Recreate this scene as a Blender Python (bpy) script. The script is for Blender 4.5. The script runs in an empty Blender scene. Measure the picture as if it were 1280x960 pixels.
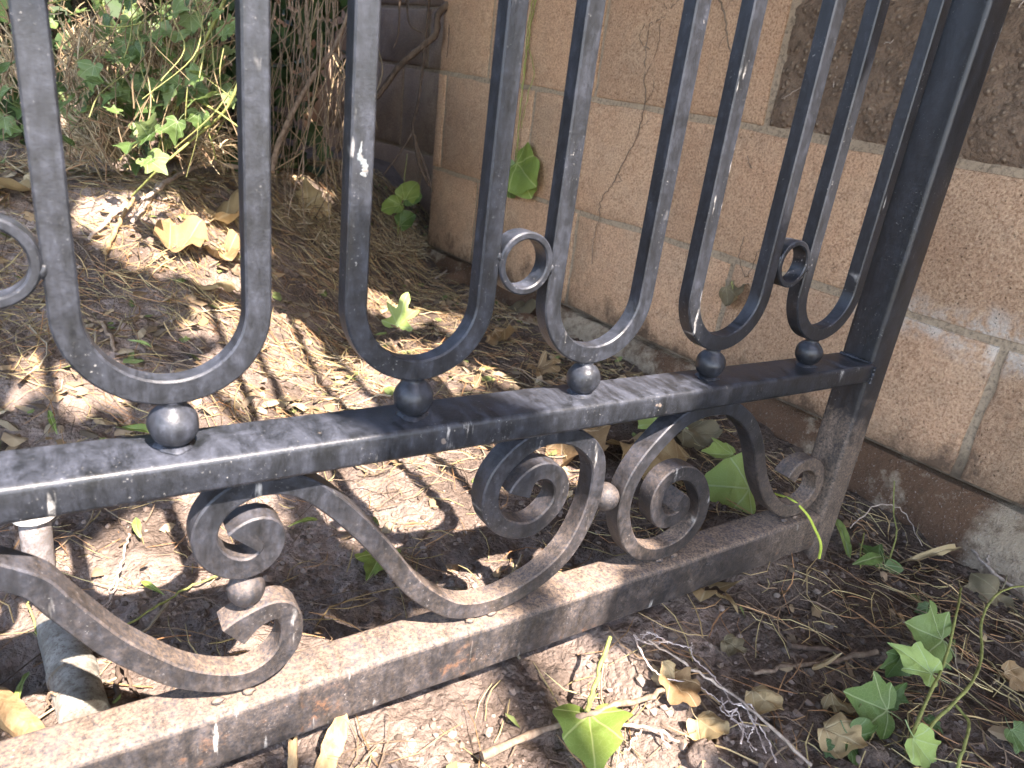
import bpy, bmesh, math, random
import numpy as np
from mathutils import Vector, Matrix, Quaternion
S = bpy.context.scene
COL = S.collection
random.seed(7); RNG = np.random.default_rng(7)
PI = math.pi

# ------------------------------------------------------------------ camera, world, sun, exposure
CAM = np.array([-0.0405, -0.3797, 0.4008])
ROT = np.array([[0.84092963, -0.52769799, 0.11988403],
                [-0.09306224, -0.35926109, -0.92858542],
                [0.53308233, 0.76971832, -0.35122206]])      # rows: right, down, forward
FPX = 847.17                                                 # focal length for a 1280 px wide picture
cd = bpy.data.cameras.new('camera'); cam = bpy.data.objects.new('camera', cd); COL.objects.link(cam)
cd.sensor_width = 36; cd.lens = FPX / 1280 * 36; cd.clip_start = 0.02; cd.clip_end = 500
M = np.eye(4); M[:3, 0] = ROT[0]; M[:3, 1] = -ROT[1]; M[:3, 2] = -ROT[2]; M[:3, 3] = CAM
cam.matrix_world = Matrix(M.tolist()); S.camera = cam
cd.dof.use_dof = True; cd.dof.focus_distance = 0.66; cd.dof.aperture_fstop = 13.0

SUNX = -0.05
SLOPE = 1.4                                                  # sun drops 1.4 for each metre towards +Y
w = bpy.data.worlds.new('World'); S.world = w; w.use_nodes = True
nt = w.node_tree; sky = nt.nodes.new('ShaderNodeTexSky'); sky.sky_type = 'NISHITA'; sky.sun_disc = False
sky.sun_elevation = math.atan(SLOPE); sky.sun_rotation = PI - 0.05
nt.links.new(sky.outputs[0], nt.nodes['Background'].inputs[0]); nt.nodes['Background'].inputs[1].default_value = 0.15
sl = bpy.data.lights.new('sun', 'SUN'); sl.energy = 2.8; sl.angle = math.radians(0.53); sl.color = (1, 0.97, 0.92)
so = bpy.data.objects.new('sun', sl); COL.objects.link(so); so.rotation_euler = Vector((SUNX, 1, -SLOPE)).to_track_quat('-Z', 'Y').to_euler(); so.location = (0, -3, 4)
S.view_settings.view_transform = 'Standard'; S.view_settings.look = 'None'; S.view_settings.gamma = 1
S.view_settings.exposure = 3.2
S.view_settings.use_white_balance = True; S.view_settings.white_balance_temperature = 7150; S.view_settings.white_balance_tint = 17   # the phone balanced for the shade

# ------------------------------------------------------------------ noise, ground height
def vnoise(x, y, seed=0):
    x = np.asarray(x, float); y = np.asarray(y, float)
    xi = np.floor(x); yi = np.floor(y); fx = x - xi; fy = y - yi
    def h(a, b):
        v = np.sin(a * 127.1 + b * 311.7 + seed * 74.7) * 43758.5453
        return v - np.floor(v)
    u = fx * fx * (3 - 2 * fx); v = fy * fy * (3 - 2 * fy)
    return (h(xi, yi) * (1 - u) + h(xi + 1, yi) * u) * (1 - v) + (h(xi, yi + 1) * (1 - u) + h(xi + 1, yi + 1) * u) * v - 0.5
def ss(t): t = np.clip(t, 0, 1); return t * t * (3 - 2 * t)
def ground_smooth(x, y):
    x = np.asarray(x, float); y = np.asarray(y, float)
    g = -0.045 - 0.052 * ss((0.32 - y) / 0.45) * ss((x - 0.6) / 0.36)
    g = g + 0.030 * np.exp(-((x - 0.64) ** 2 + (y - 0.035) ** 2) / 0.008)
    s = (y - 0.5) - 1.3 * np.maximum(0, x - 0.12)
    s = np.maximum(0, s + 0.05)
    g = g + 0.42 * np.minimum(s, 0.62) ** 1.1
    b = (y - 1.40) - 2.6 * np.maximum(0, x - 0.28)          # the bank behind the ivy
    g = g + 1.25 * ss(b / 0.9) * ss((1.35 - x) / 0.5)
    return g
def ground(x, y):
    g = ground_smooth(x, y)
    n = 0.022 * vnoise(np.multiply(x, 7), np.multiply(y, 7), 1) + 0.012 * vnoise(np.multiply(x, 19), np.multiply(y, 19), 2)
    n = n + 0.008 * vnoise(np.multiply(x, 47), np.multiply(y, 47), 3) + 0.006 * vnoise(np.multiply(x, 110), np.multiply(y, 110), 4) + 0.0032 * vnoise(np.multiply(x, 215), np.multiply(y, 215), 5)
    return g + n
def ray(px, py):
    v = ROT.T @ np.array([(px - 640) / FPX, (py - 480) / FPX, 1.0]); return v
def gpt(px, py, up=0.0):                                     # the spot on the soil seen at a place in the photo
    v = ray(px, py); t = np.linspace(0.25, 3.2, 1500)
    P = CAM + t[:, None] * v
    below = P[:, 2] < ground(P[:, 0], P[:, 1]) + up
    i = int(np.argmax(below)) if below.any() else 1499
    return P[i]
def dpt(px, py, depth): return CAM + ray(px, py) * depth
def fr(px, py): v = ray(px, py); t = (-.0065 - CAM[1]) / v[1]; return CAM + t * v
def depth_of(p): return float(ROT[2] @ (np.asarray(p) - CAM))

# ------------------------------------------------------------------ object helpers
def link(name, me, mat=None, parent=None, smooth=None):
    o = bpy.data.objects.new(name, me); COL.objects.link(o)
    if mat is not None and not me.materials: me.materials.append(mat)
    if parent is not None: o.parent = parent
    return o
def tag(o, label=None, cat=None, group=None, kind=None):
    if label: o['label'] = label
    if cat: o['category'] = cat
    if group: o['group'] = group
    if kind: o['kind'] = kind
    return o
def empty(name, loc, label, cat, group=None):
    o = bpy.data.objects.new(name, None); COL.objects.link(o); o.location = loc; o.empty_display_size = 0.02
    return tag(o, label, cat, group)
def sharp(me, ang=38):
    me.polygons.foreach_set('use_smooth', [True] * len(me.polygons))
    me.set_sharp_from_angle(angle=math.radians(ang))
def mesh(name, v, f, smooth=None):
    me = bpy.data.meshes.new(name); me.from_pydata([tuple(map(float, p)) for p in v], [], [tuple(q) for q in f])
    me.update()
    if smooth: sharp(me, smooth)
    return me
def shift(v, o): return [(p[0] - o[0], p[1] - o[1], p[2] - o[2]) for p in v]
class MB:
    def __init__(s): s.v = []; s.f = []; s.c = []
    def add(s, v, f, c=None):
        n = len(s.v); s.v += [tuple(p) for p in v]; s.f += [tuple(i + n for i in q) for q in f]
        if c is not None: s.c += [c] * len(v)
    def tube(s, pts, r, sides=6, c=None, cap=True):
        pts = np.asarray(pts, float); n = len(pts)
        rr = np.full(n, r) if np.isscalar(r) else np.asarray(r, float)
        T = np.gradient(pts, axis=0); T /= np.linalg.norm(T, axis=1, keepdims=True) + 1e-12
        ref = np.array([0.31, 0.17, 0.93]); ref = ref if abs(T[0] @ ref) < 0.9 else np.array([1., 0, 0])
        a = np.cross(T[0], ref); a /= np.linalg.norm(a); v = []
        for i in range(n):
            a = a - T[i] * (a @ T[i]); a /= np.linalg.norm(a) + 1e-12; b = np.cross(T[i], a)
            for k in range(sides):
                q = 2 * PI * k / sides; v.append(pts[i] + rr[i] * (math.cos(q) * a + math.sin(q) * b))
        f = [(i * sides + k, i * sides + (k + 1) % sides, (i + 1) * sides + (k + 1) % sides, (i + 1) * sides + k) for i in range(n - 1) for k in range(sides)]
        if cap: f += [tuple(range(sides))[::-1], tuple((n - 1) * sides + k for k in range(sides))]
        s.add(v, f, c)
    def mesh(s, name, smooth=None, origin=None):
        me = mesh(name, s.v if origin is None else shift(s.v, origin), s.f, smooth)
        if s.c:
            at = me.color_attributes.new('col', 'FLOAT_COLOR', 'POINT')
            arr = np.ones((len(s.v), 4), np.float32); arr[:, :3] = np.array(s.c); at.data.foreach_set('color', arr.ravel())
        return me
def catmull(P, n=8):
    P = np.asarray(P, float); Q = np.vstack([2 * P[0] - P[1], P, 2 * P[-1] - P[-2]]); out = []
    for i in range(1, len(Q) - 2):
        for t in np.arange(n) / n:
            a, b, c, d = Q[i - 1:i + 3]
            out.append(0.5 * ((2 * b) + (c - a) * t + (2 * a - 5 * b + 4 * c - d) * t * t + (3 * b - a - 3 * c + d) * t ** 3))
    out.append(P[-1]); return np.array(out)
def resample(P, step):
    d = np.r_[0, np.cumsum(np.linalg.norm(np.diff(P, axis=0), axis=1))]; n = max(3, int(d[-1] / step))
    t = np.linspace(0, d[-1], n); return np.stack([np.interp(t, d, P[:, k]) for k in range(P.shape[1])], 1)
def smoothed(P, it):
    for _ in range(it): P = np.vstack([P[:1], (P[:-2] + 2 * P[1:-1] + P[2:]) / 4, P[-1:]])
    return P

# ------------------------------------------------------------------ materials
class NT:
    def __init__(s, name):
        s.m = bpy.data.materials.new(name); s.m.use_nodes = True; s.t = s.m.node_tree; s.b = s.t.nodes['Principled BSDF']
    def n(s, typ, ins=None, **kw):
        nd = s.t.nodes.new('ShaderNode' + typ)
        for k, v in kw.items(): setattr(nd, k, v)
        for k, v in (ins or {}).items(): s.put(nd.inputs[k], v)
        return nd
    def put(s, sock, v):
        if isinstance(v, bpy.types.NodeSocket): s.t.links.new(v, sock)
        elif isinstance(v, bpy.types.Node): s.t.links.new(v.outputs[0], sock)
        else: sock.default_value = (*v, 1) if isinstance(v, tuple) and len(v) == 3 and sock.type == 'RGBA' else v
    def math(s, op, a, b=0.0, clamp=False):
        nd = s.n('Math', operation=op, use_clamp=clamp); s.put(nd.inputs[0], a); s.put(nd.inputs[1], b); return nd.outputs[0]
    def mix(s, f, a, b, mode='MIX'):
        nd = s.n('MixRGB', blend_type=mode); s.put(nd.inputs[0], f); s.put(nd.inputs[1], a); s.put(nd.inputs[2], b); return nd.outputs[0]
    def noise(s, vec, scale, detail=4, rough=0.6, dist=0.0):
        nd = s.n('TexNoise'); s.put(nd.inputs['Vector'], vec); nd.inputs['Scale'].default_value = scale
        nd.inputs['Detail'].default_value = detail; nd.inputs['Roughness'].default_value = rough; nd.inputs['Distortion'].default_value = dist
        return nd.outputs[0]
    def voro(s, vec, scale, out=0, rand=1.0, feature='F1'):
        nd = s.n('TexVoronoi', feature=feature); s.put(nd.inputs['Vector'], vec); nd.inputs['Scale'].default_value = scale
        nd.inputs['Randomness'].default_value = rand; return nd.outputs[out]
    def ramp(s, v, *st):
        nd = s.n('ValToRGB'); s.put(nd.inputs[0], v); e = nd.color_ramp.elements
        while len(e) < len(st): e.new(0.5)
        for q, (p, c) in zip(e, st): q.position = p; q.color = (c, c, c, 1) if not isinstance(c, tuple) else (*c, 1)
        return nd.outputs[0]
    def map(s, vec, scale=(1, 1, 1)):
        nd = s.n('Mapping'); s.put(nd.inputs['Vector'], vec); nd.inputs['Scale'].default_value = scale; return nd.outputs[0]
    def bump(s, h, strength, dist, normal=None):
        nd = s.n('Bump'); s.put(nd.inputs['Height'], h); nd.inputs['Strength'].default_value = strength; nd.inputs['Distance'].default_value = dist
        if normal is not None: s.put(nd.inputs['Normal'], normal)
        return nd.outputs[0]
    def pos(s): return s.n('NewGeometry').outputs['Position']
    def out(s, col, rough, nrm=None, spec=None):
        s.put(s.b.inputs['Base Color'], col); s.put(s.b.inputs['Roughness'], rough)
        if nrm is not None: s.put(s.b.inputs['Normal'], nrm)
        if spec is not None: s.put(s.b.inputs['Specular IOR Level'], spec)
        return s.m

def mat_iron():
    k = NT('painted_iron'); g = k.n('NewGeometry'); P = g.outputs['Position']
    sp = k.n('SeparateXYZ', {0: P}); sn = k.n('SeparateXYZ', {0: g.outputs['True Normal']})
    z = sp.outputs[2]; up = k.math('MAXIMUM', sn.outputs[2], 0.0)
    low = k.ramp(k.math('ADD', k.math('MULTIPLY', z, 4.0), 0.2), (0.35, 1.0), (0.92, 0.0))        # splashed with soil near the ground
    n1 = k.noise(P, 28, 6, .65); n2 = k.noise(P, 120, 5, .7); n3 = k.noise(k.map(P, (1, 1, .22)), 160, 4, .7)
    n4 = k.noise(k.map(P, (1.0, .35, 1)), 75, 5, .7, .6)
    n6 = k.noise(k.map(P, (1, 1, .4)), 55, 6, .75, .3)
    scuff = k.ramp(k.math('ADD', k.math('MULTIPLY', n6, .55), k.math('MULTIPLY', n3, .45)), (.38, 0.0), (.74, 1.0))
    grain = k.ramp(n2, (.42, 0.0), (.68, 1.0))
    speck = k.ramp(k.noise(P, 480, 3, .6), (.65, 0.0), (.73, 1.0)); n7 = k.noise(P, 380, 4, .75)
    speckm = k.math('MULTIPLY', speck, k.ramp(n1, (.50, 0.0), (.68, .8)))
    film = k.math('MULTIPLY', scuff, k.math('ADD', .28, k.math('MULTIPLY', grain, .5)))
    film = k.math('MULTIPLY', film, k.ramp(sp.outputs[0], (.2, 1.), (.6, .5)))  # film thinned towards the right: shade on those bars put into the colour
    film = k.math('ADD', film, k.math('MULTIPLY', k.math('MULTIPLY', up, k.ramp(n4, (.4, 0.), (.65, 1.))), .5), True)
    dust = k.math('MULTIPLY', low, k.math('ADD', k.math('MULTIPLY', up, .92), k.math('ADD', .0, k.math('MULTIPLY', k.math('MULTIPLY', n1, n2), .8))), True)
    heavy = k.math('MULTIPLY', k.ramp(sp.outputs[0], (.5, 0.0), (.62, 1.0)), k.ramp(k.math('ADD', k.math('MULTIPLY', z, 4), k.math('MULTIPLY', n1, .7)), (.85, .8), (1.15, 0.)))
    dust = k.math('MAXIMUM', dust, k.math('MULTIPLY', heavy, k.math('ADD', .45, k.math('MULTIPLY', n2, .7))), True)
    c = k.mix(film, (0.009, 0.0098, 0.0108), (0.080, 0.088, 0.115))  # bluish film tint paints in the sky sheen
    c = k.mix(k.math('MULTIPLY', dust, k.math('MULTIPLY', k.ramp(n7, (.36, .15), (.60, 1.)), k.ramp(n6, (.34, .45), (.55, 1.)))), c, k.mix(n2, (0.13, 0.090, 0.064), (0.36, 0.255, 0.18)))
    c = k.mix(speckm, c, (0.42, 0.40, 0.37))
    drip = k.math('MULTIPLY', k.ramp(k.noise(k.map(P, (1, .1, .16)), 130, 3, .6), (.64, 0.), (.70, 1.)), k.ramp(k.noise(P, 14, 2), (.52, 0.), (.6, 1.)))
    drip = k.math('MULTIPLY', drip, k.math('MULTIPLY', k.ramp(n2, (.4, .1), (.6, .75)), k.math('SUBTRACT', 1.0, up)))
    c = k.mix(drip, c, (0.5, 0.48, 0.45))
    rust = k.math('MULTIPLY', k.ramp(k.noise(P, 17, 5, .7), (.60, 0.), (.68, .8)), k.ramp(z, (.0, 1.0), (.022, 0.0)))
    rust = k.math('MULTIPLY', rust, k.ramp(n2, (.46, .0), (.62, .8)))
    c = k.mix(rust, c, (0.27, 0.115, 0.045))
    chip = k.math('MULTIPLY', k.ramp(k.noise(P, 62, 2, .4), (.75, 0.), (.77, .5)), k.math('MULTIPLY', k.ramp(z, (.18, 0.), (.185, 1.)), k.ramp(z, (.212, 1.), (.216, 0.))))
    c = k.mix(chip, c, (0.30, 0.24, 0.195))
    r = k.math('ADD', .35, k.math('ADD', k.math('MULTIPLY', film, .3), k.math('MULTIPLY', dust, .5)), True)
    h = k.math('ADD', k.math('ADD', n2, k.math('MULTIPLY', n7, .35)), k.math('ADD', k.math('MULTIPLY', n1, .8), k.math('MULTIPLY', speckm, .6)))
    return k.out(c, r, k.bump(h, .34, .0012), .40)

def mat_soil():
    k = NT('soil'); P = k.pos(); sp = k.n('SeparateXYZ', {0: P})
    n1 = k.noise(P, 9, 6, .65); n2 = k.noise(P, 60, 6, .7); n3 = k.noise(P, 330, 4, .7); v = k.voro(P, 190)
    c = k.mix(k.ramp(n1, (.34, 0.), (.58, 1.)), (0.18, 0.132, 0.107), (0.47, 0.36, 0.30))
    c = k.mix(k.math('MULTIPLY', k.ramp(n2, (.4, 0.), (.62, 1.)), .55), c, (0.055, 0.042, 0.034))
    c = k.mix(k.math('MULTIPLY', n3, .5), c, (0.34, 0.27, 0.23))
    c = k.mix(k.ramp(v, (.1, .6), (.32, 0.)), c, (0.30, 0.23, 0.19))
    c = k.mix(k.ramp(k.math('ADD', sp.outputs[0], k.math('MULTIPLY', n1, .25)), (.42, 0.), (.78, .72)), c, (0.075, 0.052, 0.039))  # soil darkened towards the right, shade painted into its colour
    c = k.mix(k.ramp(sp.outputs[2], (.3, 0.), (.45, .8)), c, (0.05, 0.037, 0.026))  # higher soil on the bank painted dark for its shade
    c = k.mix(k.math('MULTIPLY', k.ramp(k.noise(P, 5.5, 3, .5), (.46, 0.), (.56, .75)), k.ramp(n3, (.3, .4), (.6, 1.))), c, (0.085, 0.06, 0.045))
    h = k.math('ADD', k.math('MULTIPLY', n2, 1.2), k.math('ADD', k.math('MULTIPLY', n3, .5), k.math('MULTIPLY', v, -.5)))
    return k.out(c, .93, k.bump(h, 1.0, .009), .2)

def mat_block(dark=False, name='concrete_block', c1=(0.60, 0.365, 0.225), c2=(0.50, 0.31, 0.195)):
    k = NT(name); P = k.pos(); sp = k.n('SeparateXYZ', {0: P}); rnd = k.n('ObjectInfo').outputs['Random']; z = sp.outputs[2]; y = sp.outputs[1]
    n1 = k.noise(P, 7, 6, .65); n2 = k.noise(P, 45, 6, .7); n3 = k.noise(P, 260, 4, .75); v = k.voro(P, 260); v2 = k.voro(P, 85 if dark else 150)
    if not dark:
        c = k.mix(rnd, c1, c2)
        c = k.mix(k.math('MULTIPLY', k.ramp(n1, (.42, 0.), (.66, 1.)), .45), c, (0.58, 0.42, 0.28))
        c = k.mix(k.math('MULTIPLY', k.ramp(n2, (.5, 0.), (.7, 1.)), .4), c, (0.24, 0.15, 0.10))
        c = k.mix(k.ramp(n3, (.49, 0.), (.60, .75)), c, (0.26, 0.145, 0.085))
        c = k.mix(k.ramp(n3, (.33, .8), (.45, 0.)), c, (0.70, 0.50, 0.33))
        pit = k.math('MULTIPLY', k.ramp(v2, (.05, 1.), (.22, 0.)), k.ramp(n2, (.45, 0.), (.6, .8)))
        c = k.mix(k.math('MULTIPLY', pit, .7), c, (0.10, 0.065, 0.05))
    else:
        c = k.mix(n1, (0.25, 0.165, 0.11), (0.42, 0.295, 0.205))
        c = k.mix(k.math('MULTIPLY', k.ramp(n2, (.42, 0.), (.6, 1.)), .6), c, (0.11, 0.078, 0.058))
        c = k.mix(k.ramp(v2, (.13, .9), (.24, 0.)), c, (0.50, 0.38, 0.27))
        c = k.mix(k.ramp(n3, (.52, 0.), (.68, .6)), c, (0.33, 0.26, 0.2))
        pit = k.ramp(v2, (.05, 1.), (.5, 0.))
    # white salt bloom by the right hand bed joint, damp soil stain towards the ground
    b = k.math('SUBTRACT', k.math('ADD', z, k.math('MULTIPLY', n1, .12)), .275)
    bloom = k.math('MULTIPLY', k.ramp(k.math('ABSOLUTE', b), (.0, 1.), (.045, 0.)), k.ramp(y, (.10, 1.), (.24, 0.)))
    bloom = k.math('MULTIPLY', bloom, k.ramp(n2, (.40, 0.), (.58, .9)))
    c = k.mix(bloom, c, (0.66, 0.60, 0.53))
    n5 = k.noise(P, 11, 6, .7)
    st = k.ramp(k.math('ADD', z, k.math('MULTIPLY', k.math('SUBTRACT', n5, .5), .30)), (0.0, .93), (.055, 0.))
    c = k.mix(st, c, k.mix(n2, (0.05, 0.032, 0.022), (0.17, 0.115, 0.08)))
    gr = k.math('MULTIPLY', k.ramp(n5, (.48, 0.), (.66, .5)), k.ramp(z, (.02, 1.), (.24, .15)))
    c = k.mix(gr, c, (0.20, 0.145, 0.10))
    h = k.math('ADD', k.math('MULTIPLY', n3, .6), k.math('ADD', k.math('MULTIPLY', n2, 1.6 if dark else .5), k.math('MULTIPLY', pit, -.8 if not dark else .8)))
    return k.out(c, .92, k.bump(h, 1.0, .006 if not dark else .012), .2)

def mat_mortar():
    k = NT('mortar'); P = k.pos(); n1 = k.noise(P, 14, 6, .65); n2 = k.noise(P, 160, 5, .7)
    sp = k.n('SeparateXYZ', {0: P})
    c = k.mix(n1, (0.29, 0.22, 0.15), (0.48, 0.37, 0.26)); c = k.mix(k.ramp(n2, (.45, 0.), (.65, .7)), c, (0.11, 0.085, 0.065))
    c = k.mix(k.ramp(k.math('ADD', sp.outputs[2], k.math('MULTIPLY', n1, .1)), (.05, .9), (.12, 0.)), c, (0.05, 0.036, 0.027))
    return k.out(c, .95, k.bump(k.math('ADD', n2, n1), .8, .004), .2)
def mat_footing():
    k = NT('footing_concrete'); P = k.pos(); n1 = k.noise(P, 8, 6, .7); n2 = k.noise(P, 60, 6, .75); n3 = k.noise(P, 300, 3, .7)
    y = k.n('SeparateXYZ', {0: P}).outputs[1]
    a = k.math('ADD', k.ramp(k.math('ADD', k.math('ADD', y, .25), k.math('MULTIPLY', n1, .1)), (.20, .22), (.26, 0.)), k.math('MULTIPLY', k.ramp(y, (.30, 0.), (.42, .12)), k.ramp(y, (.9, 1.), (.98, 0.))))
    c = k.mix(k.ramp(k.math('ADD', n1, a), (.55, 0.), (.66, 1.)), (0.15, 0.085, 0.052), (0.42, 0.33, 0.24)); c = k.mix(k.ramp(n2, (.5, 0.), (.66, .7)), c, (0.12, 0.078, 0.052))
    c = k.mix(k.ramp(n3, (.6, 0.), (.7, .6)), c, (0.5, 0.44, 0.38))
    return k.out(c, .95, k.bump(k.math('ADD', k.math('MULTIPLY', n2, 2.), n3), .9, .006), .2)
def mat_col(name, rough=.8, trans=0.0, var=.3):
    k = NT(name); a = k.n('Attribute', attribute_name='col').outputs['Color']; n = k.noise(k.pos(), 140, 3, .6)
    c = k.mix(var, a, k.mix(n, (.35, .35, .35), (1.3, 1.3, 1.3)), 'MULTIPLY'); return k.out(c, rough, None, .3)
def mat_leaf(name, c1, c2, vein, spots=(0.1, 0.06, 0.03), spot=.35, rough=.45, trans=.3, blemish=.6):
    k = NT(name); uv = k.n('TexCoord').outputs['UV']; sp = k.n('SeparateXYZ', {0: uv}); u = sp.outputs[0]; v = sp.outputs[1]; P = k.n('TexCoord').outputs['Object']
    rnd = k.n('ObjectInfo').outputs['Random']
    m = None
    for a in (0, .72, -.72, 1.5, -1.5):                       # palmate veins from the leaf stalk
        ca, sa = math.cos(a), math.sin(a)
        d = k.math('ABSOLUTE', k.math('SUBTRACT', k.math('MULTIPLY', u, ca), k.math('MULTIPLY', v, sa)))
        al = k.math('ADD', k.math('MULTIPLY', u, sa), k.math('MULTIPLY', v, ca))
        q = k.math('MULTIPLY', k.ramp(d, (.006, 1.), (.02, 0.)), k.math('GREATER_THAN', al, 0.0))
        m = q if m is None else k.math('MAXIMUM', m, q)
    fine = k.ramp(k.voro(uv, 13, 0, 1, 'DISTANCE_TO_EDGE'), (.0, .5), (.06, 0.))
    n = k.noise(P, 60, 5, .65); n2 = k.noise(P, 260, 3, .6)
    c = k.mix(k.math('ADD', k.math('MULTIPLY', n, .7), k.math('MULTIPLY', k.math('SUBTRACT', rnd, .3), .6), True), c1, c2)
    c = k.mix(k.math('MULTIPLY', k.ramp(n, (.56, 0.), (.7, 1.)), spot), c, spots)
    c = k.mix(k.math('MULTIPLY', k.math('MAXIMUM', m, k.math('MULTIPLY', fine, .5)), .75), c, vein)
    c = k.mix(k.ramp(n2, (.66, 0.), (.74, blemish)), c, spots)
    h = k.math('ADD', k.math('MULTIPLY', m, -.7), k.math('ADD', k.math('MULTIPLY', fine, -.4), k.math('MULTIPLY', n2, .3)))
    k.out(c, rough, k.bump(h, .5, .0012), .4)
    tr = k.n('BsdfTranslucent', {0: c}); mx = k.n('MixShader', {0: trans}); k.t.links.new(k.b.outputs[0], mx.inputs[1]); k.t.links.new(tr.outputs[0], mx.inputs[2])
    k.t.links.new(mx.outputs[0], k.t.nodes['Material Output'].inputs[0]); return k.m
def mat_wood(name, a, b, scale=(1, 1, .12), s=160):
    k = NT(name); O = k.n('TexCoord').outputs['Object']; n = k.noise(k.map(O, scale), s, 5, .65, .4); n2 = k.noise(O, 45, 4)
    c = k.mix(k.ramp(n, (.35, 0.), (.65, 1.)), a, b); c = k.mix(k.ramp(n2, (.52, 0.), (.68, .6)), c, tuple(x * .45 for x in a))
    return k.out(c, .85, k.bump(n, .7, .002), .25)

IRON = mat_iron(); SOIL = mat_soil(); BLOCK = mat_block(); SPLIT = mat_block(True, 'split_face_block'); MORTAR = mat_mortar(); SHADEBLOCK = mat_block(False, 'shaded_block', (0.27, 0.195, 0.145), (0.22, 0.17, 0.135)); FOOT = mat_footing()  # set-back wall blocks: same concrete with shade put into the colour
NEEDLE = mat_col('dry_needles', .7); BRUSH = mat_col('dry_brush_straw', .8); CRUMB = mat_col('soil_crumbs', .95); STEMC = mat_col('plant_stems', .6)
IVY = mat_leaf('ivy_green', (0.08, 0.14, 0.035), (0.15, 0.22, 0.065), (0.28, 0.34, 0.17), (0.05, 0.07, 0.03), .2, .38, .25, .2)
MIDIVY = mat_leaf('ivy_mid_green', (0.14, 0.20, 0.06), (0.21, 0.28, 0.11), (0.28, 0.35, 0.2), (0.10, 0.11, 0.05), .25, .45, .3, .3)
IVYDARK = mat_leaf('ivy_dark_green', (0.042, 0.082, 0.02), (0.08, 0.13, 0.035), (0.14, 0.20, 0.10), (0.03, 0.04, 0.02), .2, .35, .2, .2)
LIME = mat_leaf('leaf_yellow_green', (0.17, 0.26, 0.05), (0.27, 0.34, 0.08), (0.42, 0.48, 0.18), (0.20, 0.19, 0.04), .35, .5, .35, .5)
PALE = mat_leaf('leaf_pale_green', (0.25, 0.35, 0.09), (0.34, 0.44, 0.14), (0.38, 0.48, 0.24), (0.22, 0.26, 0.08), .3, .5, .3, .4)
TAN = mat_leaf('leaf_dry_tan', (0.36, 0.25, 0.12), (0.46, 0.35, 0.19), (0.52, 0.42, 0.26), (0.20, 0.11, 0.05), .5, .7, .2, .7)
BROWN = mat_leaf('leaf_dry_brown', (0.20, 0.12, 0.055), (0.33, 0.21, 0.10), (0.40, 0.29, 0.17), (0.09, 0.05, 0.025), .6, .7, .15, .7)
DULL = mat_leaf('leaf_dry_olive', (0.13, 0.10, 0.055), (0.19, 0.15, 0.085), (0.26, 0.22, 0.13), (0.07, 0.05, 0.03), .5, .7, .15, .5)
TWIG = mat_wood('twig_bark', (0.14, 0.095, 0.065), (0.27, 0.20, 0.145)); PALEW = mat_wood('pale_twig', (0.30, 0.23, 0.18), (0.50, 0.41, 0.34))
WOOD = mat_wood('broken_wood', (0.26, 0.155, 0.075), (0.42, 0.285, 0.15)); DARKW = mat_wood('dark_vine_bark', (0.06, 0.042, 0.032), (0.14, 0.10, 0.075))
ROOT = mat_wood('white_rootlet', (0.45, 0.36, 0.32), (0.66, 0.57, 0.52)); GREENST = mat_wood('green_stem', (0.19, 0.20, 0.06), (0.32, 0.33, 0.11))
LIMEST = mat_wood('lime_stem', (0.34, 0.42, 0.06), (0.46, 0.52, 0.10))
def mat_pipe(name, a, b, r):
    k = NT(name); O = k.n('TexCoord').outputs['Object']; n = k.noise(O, 55, 5, .7); n2 = k.noise(O, 300, 4, .7)
    c = k.mix(k.ramp(n, (.42, 0.), (.6, 1.)), a, b); c = k.mix(k.ramp(n2, (.5, 0.), (.64, .8)), c, (0.13, 0.10, 0.08)); return k.out(c, r, k.bump(n2, .6, .001))
PIPE = mat_pipe('weathered_pipe', (0.17, 0.155, 0.13), (0.31, 0.30, 0.265), .8); RISER = mat_pipe('grey_plastic', (0.13, 0.12, 0.12), (0.24, 0.22, 0.22), .4); SMEAR = mat_pipe('chalky_smear', (0.13, 0.155, 0.165), (0.24, 0.27, 0.28), .8); CAP = mat_pipe('chalky_cap', (0.5, 0.49, 0.46), (0.7, 0.68, 0.65), .7)

# ------------------------------------------------------------------ ground: one sheet, fine near the fence, reaching the horizon
def axis(a, b, step, far):
    m = list(np.arange(a, b + 1e-9, step)); lo = []; hi = []; d = step; x = a
    while x > -far: d *= 1.35; x -= d; lo.append(x)
    d = step; x = m[-1]
    while x < far: d *= 1.35; x += d; hi.append(x)
    return np.array(lo[::-1] + m + hi)
xs = axis(-0.40, 1.0, 0.0033, 120); ys = axis(-0.40, 1.15, 0.0036, 120)
X, Y = np.meshgrid(xs, ys); Z = ground(X, Y)
V = np.stack([X.ravel(), Y.ravel(), Z.ravel()], 1); nx, ny = len(xs), len(ys)
i = (np.arange(ny - 1)[:, None] * nx + np.arange(nx - 1)).ravel(); F = np.stack([i, i + 1, i + nx + 1, i + nx], 1)
gm = bpy.data.meshes.new('ground'); gm.vertices.add(len(V)); gm.vertices.foreach_set('co', V.ravel())
gm.loops.add(F.size); gm.loops.foreach_set('vertex_index', F.ravel()); gm.polygons.add(len(F)); gm.polygons.foreach_set('loop_start', np.arange(0, F.size, 4)); gm.update(calc_edges=True)
gm.polygons.foreach_set('use_smooth', [True] * len(F)); tag(link('ground', gm, SOIL), kind='structure')

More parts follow.
